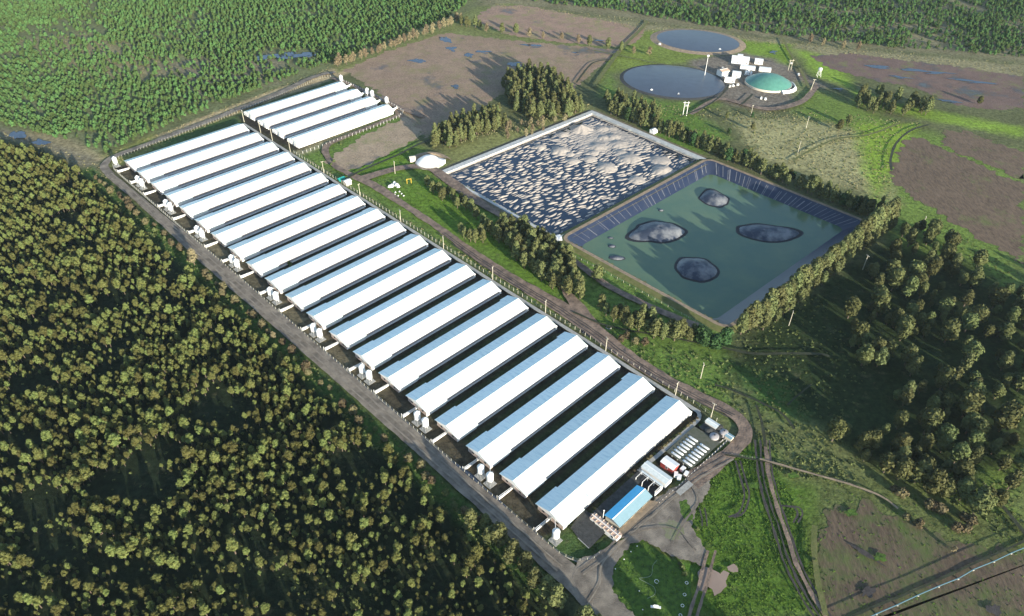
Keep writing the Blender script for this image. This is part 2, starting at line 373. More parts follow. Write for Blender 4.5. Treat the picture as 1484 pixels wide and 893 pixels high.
# ---------------------------------------------------------------- ground
def build_ground():
    xs = np.concatenate([np.linspace(-3500, -640, 12), np.arange(-630, 640, 2.6), np.linspace(660, 3500, 12)])
    ys = np.concatenate([np.linspace(-900, 60, 6), np.arange(70, 560, 2.2), np.arange(560, 980, 3.4), np.linspace(1000, 6000, 18)])
    X, Y = np.meshgrid(xs, ys); nx, ny = len(xs), len(ys); X = X.ravel(); Y = Y.ravel()
    col = np.tile(np.array(SCRUB), (len(X), 1))
    n1 = fbm(X * .03, Y * .03, 3, 1); n2 = fbm(X * .11, Y * .11, 3, 2)
    def paint(poly, c, feather=3.0, rag=4.0, k=1.0, amount=None):
        poly = np.asarray([p[:2] for p in poly]); lo = poly.min(0) - 15; hi = poly.max(0) + 15
        idx = np.where((X > lo[0]) & (X < hi[0]) & (Y > lo[1]) & (Y < hi[1]))[0]
        if not len(idx): return
        d = sdist(X[idx], Y[idx], poly) + rag * n2[idx]
        w = np.clip(.5 - d / (2 * feather), 0, 1) * k
        if amount is not None: w = w * np.clip(.5 + amount * n1[idx], 0, 1)
        col[idx] = col[idx] * (1 - w[:, None]) + np.array(c) * w[:, None]
    P = lambda pts: PX(pts)
    # plantations
    paint([(-900, 1500), (-900, 380)] + P([(0, 190), (130, 228), (340, 150), (480, 98), (640, 40), (700, 0)]) + [(-20, 1500)], (.135, .15, .07), 6, 10)
    paint(P([(20, 60), (120, 50), (240, 80), (260, 120), (120, 110)]), DRY, 14, 14, .8)
    paint(P([(230, 95), (320, 80), (420, 80), (400, 120), (290, 135)]), (.20, .17, .12), 12, 10, .8)
    paint([(-60, 1600)] + P([(700, 8), (800, 12), (960, 35), (1180, 62), (1484, 90)]) + [(1500, 780), (1500, 1600)], (.18, .165, .095), 8, 10)
    paint(P([(1150, 10), (1300, 20), (1484, 30), (1484, 60), (1300, 50), (1180, 35)]), DRY, 16, 20, .8)
    paint(P([(0, 192), (140, 240), (150, 225), (100, 200), (40, 190)]), DRY, 3, 3)
    # forest floor lower left
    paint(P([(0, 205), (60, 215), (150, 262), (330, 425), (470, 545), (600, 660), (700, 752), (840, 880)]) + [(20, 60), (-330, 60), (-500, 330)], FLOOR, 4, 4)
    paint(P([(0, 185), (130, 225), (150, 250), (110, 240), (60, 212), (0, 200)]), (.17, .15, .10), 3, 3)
    # verge left of the farm road
    paint(FU([(-24, -25), (-16, -28), (-16, 374), (-24, 372)]), (.055, .10, .022), 2.5, 2)
    # farm yard between the sheds, soil darkened to paint in their shade
    paint(FU([(-9, -17), (86, -22), (86, 364), (60, 380), (-9, 372)]), SHADED_SOIL, 1.5, .5)
    paint(FU([(-8, -10), (-.5, -10), (-.5, 362), (-8, 362)]), (.135, .115, .07), 1.0, 2.5, 1.0, 1.2)
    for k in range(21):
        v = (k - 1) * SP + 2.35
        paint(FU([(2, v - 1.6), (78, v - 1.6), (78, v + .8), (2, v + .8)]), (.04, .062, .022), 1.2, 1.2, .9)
    paint(FU([(84, -36), (172, -36), (176, 42), (88, 45)]), SHADED_SOIL, 2, 1)
    paint(FU([(-8, -33), (88, -34), (84, -18), (-4, -17)]), (.06, .10, .03), 2, 2)
    paint(FU([(86, -46), (168, -60), (172, -34), (90, -31)]), (.045, .08, .025), 2, 2)
    paint(FU([(86, 43), (172, 42.5), (178, 50), (90, 52)]), (.26, .24, .14), 2, 2)
    paint(FU([(-12, 372), (0, 378), (8, 376), (4, 364), (-8, 360)]), (.06, .10, .03), 2, 2)
    # green strip between the sheds and the lagoons
    paint(FU([(87, 52), (175, 40), (140, 130), (137, 240), (136, 345), (110, 362), (90, 375), (87, 200)]), (.105, .165, .034), 4, 6)
    paint(P([(500, 232), (560, 215), (600, 225), (585, 255), (520, 258)]), LUSH, 3, 3)
    paint(P([(560, 280), (620, 260), (700, 310), (760, 380), (820, 430), (780, 430), (700, 360), (620, 320)]), LUSH, 5, 4, .9)
    # tan verge along the plantation
    paint(P([(140, 232), (340, 152), (480, 100), (640, 42), (640, 52), (490, 112), (345, 163), (165, 228)]), (.36, .28, .16), 2, 3)
    paint(P([(150, 225), (220, 195), (235, 210), (170, 240)]), (.20, .21, .06), 3, 3)
    # between fields
    paint(P([(490, 105), (640, 50), (700, 55), (870, 75), (930, 55), (925, 40), (740, 5), (690, 10), (640, 38), (480, 96)]), (.15, .17, .06), 3, 3)
    paint(P([(640, 215), (860, 150), (850, 165), (660, 245)]), (.18, .19, .07), 3, 3)
    paint(P([(700, 5), (960, 38), (1180, 66), (1484, 95), (1484, 112), (1170, 80), (930, 52), (740, 18)]), (.22, .20, .11), 4, 5)
    # biogas surroundings
    paint(P([(880, 85), (935, 45), (1000, 42), (1090, 60), (1140, 65), (1145, 100), (1080, 85), (1040, 80), (1000, 90), (880, 105), (870, 130)]), YEL, 4, 4)
    paint(P([(880, 100), (900, 140), (1010, 150), (1050, 150), (1000, 165), (870, 140)]), (.11, .17, .035), 4, 4)
    paint(P([(1075, 60), (1150, 65), (1140, 100), (1085, 82)]), (.15, .23, .03), 3, 3)
    paint(P([(1000, 88), (1070, 76), (1120, 85), (1200, 125), (1160, 150), (1110, 162), (1050, 150), (1000, 118)]), (.17, .145, .115), 4, 4)
    paint(P([(925, 155), (1000, 160), (1060, 200), (1000, 230), (935, 190)]), (.10, .17, .03), 5, 5)
    # right-hand pastures
    paint(P([(1150, 70), (1230, 90), (1240, 150), (1350, 175), (1484, 200), (1484, 185), (1300, 150), (1180, 110)]), (.17, .255, .035), 5, 5)
    paint(P([(1160, 120), (1260, 160), (1340, 190), (1480, 220), (1484, 900), (1200, 700), (1290, 350), (1240, 240), (1150, 160)]), (.12, .175, .036), 8, 8)
    paint(P([(1060, 170), (1180, 175), (1290, 200), (1290, 290), (1250, 280), (1100, 230)]), (.29, .27, .13), 8, 12)
    paint(P([(1240, 180), (1330, 180), (1300, 240), (1270, 290), (1250, 240)]), (.19, .28, .035), 5, 5)
    # forest floor right, colour darkened to deepen its shade
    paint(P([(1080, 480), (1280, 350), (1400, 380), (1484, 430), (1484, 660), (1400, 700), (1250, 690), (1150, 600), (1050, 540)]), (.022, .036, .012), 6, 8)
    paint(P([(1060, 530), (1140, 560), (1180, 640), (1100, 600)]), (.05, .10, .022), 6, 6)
    # foreground meadow
    paint(P([(985, 700), (1060, 640), (1110, 640), (1200, 700), (1190, 900), (1000, 900)]), (.072, .128, .018), 4, 3)
    paint(P([(1110, 600), (1200, 620), (1300, 700), (1250, 720), (1130, 690)]), (.12, .135, .05), 4, 5)
    paint(P([(870, 800), (905, 780), (1000, 820), (1010, 900), (900, 900)]), (.075, .17, .022), 2, 1.5)
    paint(P([(930, 800), (960, 800), (1005, 850), (1000, 893)]), (.14, .17, .03), 2, 1.5)
    paint(P([(1180, 700), (1300, 690), (1484, 760), (1484, 900), (1180, 900)]), (.10, .12, .04), 5, 5)
    # cut the basins out
    cx = .25 * (X.reshape(ny, nx)[:-1, :-1] + X.reshape(ny, nx)[1:, :-1] + X.reshape(ny, nx)[:-1, 1:] + X.reshape(ny, nx)[1:, 1:])
    cy = .25 * (Y.reshape(ny, nx)[:-1, :-1] + Y.reshape(ny, nx)[1:, :-1] + Y.reshape(ny, nx)[:-1, 1:] + Y.reshape(ny, nx)[1:, 1:])
    keep = (sdist(cx, cy, POND) > -1.0) & (sdist(cx, cy, LAG) > -1.0)
    I = (np.arange(ny - 1)[:, None] * nx + np.arange(nx - 1)[None, :])
    Fq = np.stack([I, I + 1, I + nx + 1, I + nx], -1)[keep]
    Z = np.zeros(len(X))
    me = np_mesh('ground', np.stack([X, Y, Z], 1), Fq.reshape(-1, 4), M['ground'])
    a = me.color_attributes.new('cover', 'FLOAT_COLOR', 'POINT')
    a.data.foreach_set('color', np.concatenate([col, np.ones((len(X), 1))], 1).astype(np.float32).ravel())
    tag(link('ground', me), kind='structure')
build_ground()

# ---------------------------------------------------------------- fields
sheet('field', PX([(497, 103), (560, 75), (645, 48), (735, 58), (850, 68), (897, 72), (880, 88), (850, 112), (835, 128), (740, 130), (690, 160), (640, 178), (618, 200), (575, 165), (545, 130)]), M['field_a'], 2.5)
sheet('field', PX([(686, 28), (715, 8), (760, 8), (880, 30), (935, 42), (925, 60), (890, 68), (800, 60), (735, 50)]), M['field_b'], 3)
sheet('field', PX([(482, 240), (470, 235), (530, 195), (590, 168), (612, 195), (598, 205), (520, 245), (500, 248)]), M['field_f'], 2)
sheet('field', PX([(1172, 80), (1235, 78), (1330, 90), (1400, 98), (1484, 112), (1484, 158), (1420, 158), (1385, 152), (1330, 128), (1260, 115), (1205, 100)]), M['field_c'], 3)
sheet('field', PX([(1318, 200), (1345, 205), (1420, 240), (1484, 268), (1484, 385), (1430, 350), (1370, 315), (1330, 290), (1290, 262), (1290, 240)]), M['field_d'], 4)
sheet('field', PX([(1370, 190), (1400, 190), (1484, 222), (1484, 262), (1430, 238), (1365, 212)]), M['field_d'], 3)
sheet('field', PX([(1183, 780), (1200, 735), (1260, 730), (1330, 760), (1400, 790), (1484, 800), (1484, 900), (1190, 900)]), M['field_e'], 2.5)
sheet('field', PX([(1262, 900), (1484, 812), (1700, 740), (1700, 900)]), M['field_e'], 1.5)
sheet('lawn', PX([(886, 800), (912, 782), (930, 782), (1000, 830), (1006, 900), (905, 900), (884, 855)]), M['lush'], .6, 1.2)
# flood puddles
def puddle(cx, cy, rx, ry, m, ang=0, amp=.35, n=40, seed=0, name='puddle'):
    c = G(cx, cy); pts = []
    for i in range(n):
        t = 2 * math.pi * i / n
        q = 1 + amp * 1.5 * float(fbm(math.cos(t) * .9 + seed * 3.1, math.sin(t) * .9, 4, seed))
        x = rx * q * math.cos(t); y = ry * q * math.sin(t)
        pts.append((c[0] + x * math.cos(ang) - y * math.sin(ang), c[1] + x * math.sin(ang) + y * math.cos(ang)))
    return sheet(name, pts, m, 0)
for i, (x, y, rx, ry, a) in enumerate([(643, 57, 6, 14, .5), (654, 71, 6, 9, .2), (605, 88, 9, 6, .1), (680, 80, 5, 6, .4), (700, 75, 8, 4, 0), (770, 66, 14, 4, -.2), (835, 77, 6, 3, 0), (745, 93, 8, 8, .3), (660, 126, 5, 5, .2),
        (1272, 97, 14, 5, -.3), (1340, 104, 26, 6, -.2), (1405, 118, 20, 4, -.3), (1375, 147, 14, 3, -.2), (1120, 76, 5, 4, 0), (1073, 84, 6, 3, 0), (1300, 112, 12, 3, -.3), (405, 82, 22, 10, .3), (440, 80, 16, 7, .2), (25, 197, 10, 6, -.6), (60, 207, 8, 5, -.6), (1215, 130, 6, 2, 0), (868, 60, 8, 2, 0)]):
    puddle(x, y, rx * .62, ry * .62, M['bluewater'], a, 1.0, 60, i)
    puddle(x + rx * .5, y + 3, rx * .25, ry * .2, M['bluewater'], a + .3, .8, 30, i + 70)
sheet('puddle', PX([(1010.4, 829.8), (1016, 826), (1023, 823), (1031, 826), (1043, 833), (1048, 828), (1056.5, 832), (1052, 843), (1053, 851), (1043, 860.6), (1034.7, 865.4), (1032, 856), (1025, 851), (1019, 860), (1012, 857), (1013.6, 843)]), M['mudwater'], .35, .5, sc=.8)
puddle(1062, 826, 1.8, 1.4, M['mudwater'], .2, .6, 40, 33)
puddle(1255, 805, 6, .9, M['rut'], -.75, .9, 50, 34); puddle(1256, 860, 3, 1.4, M['rut'], .6, .9, 50, 35)
puddle(1440, 885, 2.5, 1.6, M['rut'], .4, .9, 50, 38)
puddle(710, 720, 10, 1.2, M['bluewater'], -.75, .4, 40, 39); puddle(680, 690, 9, .9, M['bluewater'], -.75, .4, 40, 40)
for i, (x, y) in enumerate([(1150, 690), (1232, 745), (1275, 810), (1090, 705), (1020, 620)]):
    puddle(x, y, 2.2, 1.5, M['lush'], .3, .7, 30, 50 + i, 'grass_patch')

# ---------------------------------------------------------------- roads and tracks
ribbon('farm_road', PX([(349, 158), (330, 166), (300, 178), (250, 197), (205, 214), (172, 226), (155, 236)]) + FU([(-12.5, -12), (-12.4, 40), (-12.2, 120), (-12.2, 200), (-12.2, 300), (-12.2, 368), (-12.5, 384), (-16, 400), (-22, 425)]), [5, 5, 5, 5, 5, 6, 8, 8, 7.6, 7.4, 7.2, 7.2, 8, 9, 9], M['road'], .5, 3)
ribbon('farm_road', PX([(345, 160), (380, 147), (415, 132), (445, 117), (468, 109), (486, 106)]), [6, 6, 6, 5, 4], M['road'], .4, 3)
ribbon('farm_road', FU([(176, -44), (179, -20), (180, 20), (181, 42), (183, 60)]), [4, 4, 4, 5, 5], M['track'], .5, 3)
sheet('gravel_yard', PX([(822, 850), (838, 815), (872, 800), (905, 782), (890, 775), (910, 760), (945, 727), (985, 705), (1012, 680), (1045, 668), (1030, 690), (1028, 712), (1010, 735), (1002, 765), (1022, 800), (1018, 822), (985, 812), (955, 798), (930, 783), (905, 800), (885, 835), (888, 862), (925, 900), (860, 900)]), M['road'], 1.6, .6, sc=.35)
sheet('grass_patch', PX([(955, 762), (975, 755), (990, 765), (985, 785), (965, 782)]), mat('thin_grass_gravel', (.17, .19, .09), .95, .0, .5, (.20, .18, .14), bump=.6, detail=9), 2.5, .6, sc=.4)
sheet('grass_patch', PX([(984, 730), (994, 726), (1001, 740), (1004, 756), (994, 758), (985, 745)]), M['lush'], 1.2, .5, sc=.5)
ribbon('dirt_track', PX([(1000, 700), (1040, 672), (1072, 645), (1080, 625), (1060, 600), (1010, 575), (960, 550), (905, 515), (860, 480), (800, 440), (740, 405), (690, 372), (640, 335), (585, 298), (545, 272), (520, 260), (490, 245), (473, 225), (475, 212), (500, 200), (545, 182), (578, 168)]),
       [8, 6, 5.5, 6, 7, 7.5, 9, 9, 7.5, 7, 6, 5, 4.5, 4.5, 6, 6, 4, 4, 5, 4, 4, 4], M['track'], .9, 2.5)
ribbon('dirt_track', PX([(520, 262), (560, 250), (595, 243), (625, 246), (650, 262), (690, 292), (745, 325), (795, 352), (830, 378), (880, 415), (940, 445), (1010, 475)]), [7, 6, 6, 8, 6, 4, 4, 4, 4, 4, 4, 5], M['track'], .7, 2.5)
ribbon('dirt_track', PX([(808, 405), (825, 430), (845, 458), (870, 490)]), [3, 5, 8, 8], M['track'], 1.2, 2)
for dx in (-1.6, 0.2, 1.5):
    ribbon('wheel_rut', [(p[0] + dx, p[1] + dx * .4) for p in PX([(1060, 605), (1010, 580), (960, 553), (905, 518), (860, 484), (800, 444), (740, 408), (690, 376), (640, 340)])], .55, M['rut'], .5, 2, seed=int(dx * 10) + 20)
for k, (o, w) in enumerate([(-3.2, .8), (-1.3, .7), (0.9, 1.5), (2.4, .7)]):
    ribbon('wheel_rut', [(p[0] + o, p[1]) for p in PX([(1105, 640), (1110, 690), (1120, 730), (1135, 775), (1150, 820), (1170, 860), (1195, 900)])], w, M['rut'] if k != 2 else M['track'], .7, 2, seed=40 + k)
for o in (0, 1.8):
    ribbon('wheel_rut', [(p[0] + o, p[1]) for p in PX([(1065, 670), (1072, 695), (1078, 720), (1070, 745), (1055, 752)])], .7, M['rut'], .3, 1.5, seed=60)
    ribbon('wheel_rut', [(p[0] + o, p[1]) for p in PX([(1013, 738), (1016, 752), (1017, 765)])], .5, M['rut'], .3, 1.5, seed=61)
    ribbon('wheel_rut', [(p[0] + o * 1.5, p[1]) for p in PX([(1025, 800), (1012, 850), (1002, 880), (995, 905)])], 1.0, M['track'], .4, 1.5, seed=62)
    ribbon('wheel_rut', [(p[0] + o, p[1]) for p in PX([(1130, 735), (1150, 738), (1155, 748), (1148, 760)])], .6, M['rut'], .3, 1.5, seed=63)
M['dirt_lane'] = mat('damp_wheel_lane', (.13, .11, .09), .85, .0, .5, (.20, .17, .14), bump=.3, detail=9)
M['lane'] = mat('packed_wheel_lane', (.29, .25, .20), .95, .0, .3, (.18, .155, .12), bump=.2, detail=9)
for du in (-1.5, 1.1):
    ribbon('wheel_lane', FU([(-12.5 + du, -8), (-12.3 + du, 60), (-12.2 + du, 150), (-12.2 + du, 250), (-12.3 + du, 330), (-12.5 + du, 372)]), .7, M['lane'], .45, 2, seed=int(du * 10) + 90)
for k, q in enumerate([[(838, 830), (868, 806), (905, 775), (950, 735), (1000, 695), (1050, 665)], [(845, 836), (875, 812), (915, 775), (960, 738), (1010, 698), (1062, 668)], [(900, 782), (940, 768), (980, 770), (1008, 800)], [(850, 880), (868, 850), (872, 820), (895, 795)], [(1000, 705), (1012, 730), (990, 760), (975, 790)]]):
    ribbon('wheel_lane', PX(q), .55, M['lane'] if k % 2 else M['dirt_lane'], .5, 1, seed=120 + k)
ribbon('farm_path', FU([(83.3, -16), (83.3, 60), (83.2, 200), (83.2, 364)]), 2.0, M['concrete'], .12, 4)
ribbon('farm_path', FU([(83, 363.5), (80, 365.8), (70, 366), (55, 365.7), (40, 365.2)]), 1.7, M['concrete'], .1, 2)
ribbon('farm_path', FU([(12, 365), (12.5, 368), (13, 371)]), .7, M['concrete'], .05, 2)
ribbon('ditch', PX([(1035, 560), (1060, 568), (1110, 590), (1135, 605), (1150, 625)]), 1.2, M['ditch'], .4, 2)  # ditches are flat ribbons; their dark colour stands in for shaded depth
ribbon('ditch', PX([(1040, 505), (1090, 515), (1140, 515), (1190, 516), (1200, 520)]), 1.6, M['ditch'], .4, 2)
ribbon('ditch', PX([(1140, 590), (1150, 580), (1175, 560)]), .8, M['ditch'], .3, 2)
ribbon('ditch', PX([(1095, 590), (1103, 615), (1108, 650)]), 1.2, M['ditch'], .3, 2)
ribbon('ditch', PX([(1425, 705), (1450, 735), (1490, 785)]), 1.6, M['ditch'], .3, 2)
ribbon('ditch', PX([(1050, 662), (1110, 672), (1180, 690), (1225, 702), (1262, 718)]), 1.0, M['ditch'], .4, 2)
ribbon('footpath', PX([(1100, 668), (1160, 685), (1230, 705), (1275, 722), (1300, 740)]), .9, M['dirt'], .3, 2)
ribbon('footpath', PX([(1148, 235), (1180, 217), (1215, 203), (1260, 197), (1310, 178)]), 1.6, M['bank'], .5, 3)
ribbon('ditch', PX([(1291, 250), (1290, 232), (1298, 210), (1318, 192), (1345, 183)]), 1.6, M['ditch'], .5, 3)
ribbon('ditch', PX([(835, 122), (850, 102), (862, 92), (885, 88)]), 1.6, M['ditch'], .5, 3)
ribbon('farm_track', PX([(860, 128), (880, 100), (905, 68), (928, 45), (938, 32)]), 3.0, M['bank'], .5, 3)
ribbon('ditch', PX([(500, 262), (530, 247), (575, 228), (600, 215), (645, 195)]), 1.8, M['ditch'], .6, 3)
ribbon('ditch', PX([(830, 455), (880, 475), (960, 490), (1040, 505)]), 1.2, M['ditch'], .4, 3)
ribbon('farm_track', PX([(860, 75), (960, 95), (1010, 100)]), 1.6, M['bank'], .6, 3)
ribbon('farm_track', PX([(1000, 168), (1030, 150), (1050, 146), (1110, 160), (1160, 150), (1185, 125)]), [4, 4, 5, 6, 5, 4], M['track'], .8, 3)
ribbon('field_bank', PX([(1180, 765), (1178, 790), (1183, 840), (1195, 895)]), 2.0, M['bank'], .6, 2)
sheet('dark_apron', PX([(826, 768), (845, 742), (878, 758), (882, 769), (854, 798), (837, 783)]), M['asphalt'], .2, 1)  # flat near-black ground sheet beside the gatehouse
sheet('dark_apron', FU([(21, 365), (40, 365), (40, 369), (13, 369), (13, 365)]), M['asphalt'], .2, 1)
ribbon('kerb_strip', PX([(837, 783), (853, 798)]), .3, M['concrete'], 0, 2, curved=False)
sheet('concrete_slab', PX([(978, 716), (997, 700), (1004, 706), (985, 722)]), M['concrete'], .1, 1)
sheet('paved_pad', FU([(55.5, 366.9), (75, 366.9), (75, 379.5), (55.5, 379)]), mat('thin_yard_gravel', (.12, .12, .095), .95, .0, .6, (.075, .085, .055), detail=9), .2, 1)
sheet('gravel_strip', FU([(13, 376.4), (32, 376.6), (34, 379.3), (13.5, 379)]), M['dirt'], .2, 1)

# ---------------------------------------------------------------- basins
def ring_band(name, inner, outer, zi, zo, m, steps=1, rag=0.0):
    """band between two closed outlines given as point lists of equal length"""
    n = len(inner); vs = [(p[0], p[1], zi) for p in inner]; vs += [(p[0], p[1], zo) for p in outer]
    fs = [(i, (i + 1) % n, n + (i + 1) % n, n + i) for i in range(n)]
    return MB().add(vs, fs).obj(name, m)
def dense(poly, seg=3.0):
    out = []
    for i in range(4):
        a = np.array(poly[i]); b = np.array(poly[(i + 1) % 4])
        for j in range(40): out.append(a + (b - a) * j / 40)
    return out
def roundc(poly, r, seg=40):
    """rounded rectangle outline with seg points per corner/side pair"""
    P = [np.array(p) for p in poly]; out = []
    for i in range(4):
        a, b, c = P[i - 1], P[i], P[(i + 1) % 4]
        d1 = (a - b) / np.hypot(*(a - b)); d2 = (c - b) / np.hypot(*(c - b)); p0 = b + d1 * r; p1 = b + d2 * r
        for k in range(8):
            t = k / 7; out.append((1 - t) ** 2 * p0 + 2 * t * (1 - t) * b + t * t * p1)
        e = c - d2 * r
        for k in range(1, 20): out.append(p1 + (e - p1) * k / 20)
    return out
def offs(poly, d):
    P = np.array(poly); c = P.mean(0); out = []
    for i in range(4):
        a, b, cc = P[i - 1], P[i], P[(i + 1) % 4]
        n1 = np.array([-(b - a)[1], (b - a)[0]]) / np.hypot(*(b - a)); n2 = np.array([-(cc - b)[1], (cc - b)[0]]) / np.hypot(*(cc - b))
        if n1 @ (b - c) < 0: n1 = -n1
        if n2 @ (b - c) < 0: n2 = -n2
        m = (n1 + n2); m = m / (1 + n1 @ n2); out.append(b + m * d)
    return out
# open green pond
wl = roundc(offs(POND_W, 1.8), 5); lo = roundc(POND_W, 5); up = roundc(POND, 5); be = roundc(offs(POND, 2.2), 8); bo = roundc(offs(POND, 5.5), 9)
o = ring_band('pond_liner', lo, up, -3.6, 1.0, M['liner']); tag(o, kind='structure')
o = MB().sheet(wl, -3.0).obj('pond_water', M['pond']); tag(o, kind='structure')
if o.data.polygons[0].normal.z < 0: o.data.flip_normals()
o = ring_band('pond_berm', up, be, 1.0, 1.05, M['dirt']); tag(o, kind='structure')
o = ring_band('berm_slope', be, bo, 1.05, -.1, M['bank']); tag(o, kind='structure')
# pale streaks running down the liner
mb = MB()
Pw = [np.array(p) for p in POND_W]; Po = [np.array(p) for p in POND]
for s, cnt in ((0, 26), (1, 34), (3, 12)):
    for k in range(cnt):
        t = (k + random.uniform(.1, .9)) / cnt
        a = Po[s] + (Po[(s + 1) % 4] - Po[s]) * t; b = Pw[s] + (Pw[(s + 1) % 4] - Pw[s]) * t
        d = (Po[(s + 1) % 4] - Po[s]); d /= np.hypot(*d); w = random.uniform(.08, .22) * (2.2 if random.random() < .2 else 1)
        f0 = random.uniform(0, .2); f1 = random.uniform(.7, .95)
        pts = []
        for f, sg in ((f0, -1), (f1, -1), (f1, 1), (f0, 1)):
            q = a + (b - a) * f + d * w * sg; pts.append((q[0], q[1], 1.0 - 4.6 * f + .06))
        mb.add(pts, [(0, 1, 2, 3)])
tag(mb.obj('liner_streaks', mat('pale_liner_streak', (.20, .20, .21), .6)), kind='structure')
# floating liner bubbles
def dome_mesh(name, rx, ry, h, m, seed, point=None, n=40, k=10, pw=.55, crease=.12):
    vs = []; fs = []
    for j in range(k + 1):
        f = j / k
        for i in range(n):
            t = 2 * math.pi * i / n
            q = 1 + .14 * float(fbm(math.cos(t) * 1.4 + seed, math.sin(t) * 1.4, 2, seed))
            if point is not None:
                dt = math.atan2(math.sin(t - point), math.cos(t - point)); q += .42 * math.exp(-(dt / .45) ** 2)
            x = rx * q * f * math.cos(t); y = ry * q * f * math.sin(t)
            z = h * 1.25 * (1 - f ** 1.7) ** (pw + .2) * (1 + crease * .6 * float(fbm(x * .3, y * .3, 3, seed)))
            vs.append((x, y, z))
    fs = [(j * n + i, j * n + (i + 1) % n, (j + 1) * n + (i + 1) % n, (j + 1) * n + i) for j in range(1, k) for i in range(n)]
    c = len(vs); vs.append((0, 0, h)); fs += [(c, n + i, n + (i + 1) % n) for i in range(n)]
    me = MB().add(vs, fs).mesh(name, m, True)
    bm = bmesh.new(); bm.from_mesh(me); bmesh.ops.remove_doubles(bm, verts=bm.verts, dist=.001); bmesh.ops.recalc_face_normals(bm, faces=bm.faces); bm.to_mesh(me); bm.free()
    return me
def bubble(px, py, rx, ry, h, ang, label, seed, point=None):
    c = G(px, py, -3)
    t = thing('liner_bubble', label, 'bubble', (c[0], c[1], -3.0), ang, 'gas bubbles lifting the liner in the green pond')
    link('bubble_skin', dome_mesh('bubble_skin', rx, ry, h, M['bubble'], seed, point), t)
    link('wet_rim', dome_mesh('wet_rim', rx * 1.13, ry * 1.16, .22, M['black'], seed, point, k=4), t)
bubble(1035, 289, 8.4, 8.2, 2.6, 0, 'small rounded black liner bubble nearest the far corner of the green pond', 1, 1.6)
bubble(956, 336, 14.0, 9.8, 2.8, .1, 'grey topped liner bubble on the lagoon side with a point towards the left', 2, 3.5)
bubble(1110, 338, 14.5, 8.8, 2.2, -.1, 'wide dark liner bubble on the right-hand side of the green pond', 3, .35)
bubble(1009, 390, 10.4, 10.4, 3.0, 0, 'large round dark liner bubble nearest the tree row end of the green pond', 4)
bubble(894, 374, 4.2, 2.0, .8, -.1, 'small grey liner bubble, largest of the four little ones at the left', 5)
bubble(887, 357, 2.0, 1.5, .6, 0, 'tiny pale liner bubble above the largest of the little ones', 6)
bubble(885, 345, 1.7, .8, .4, 0, 'tiny pale liner bubble farthest left in the green pond', 7)
bubble(958, 305, 1.5, 1.2, .7, 0, 'tiny white and dark bubble alone between the two upper liner bubbles', 8)
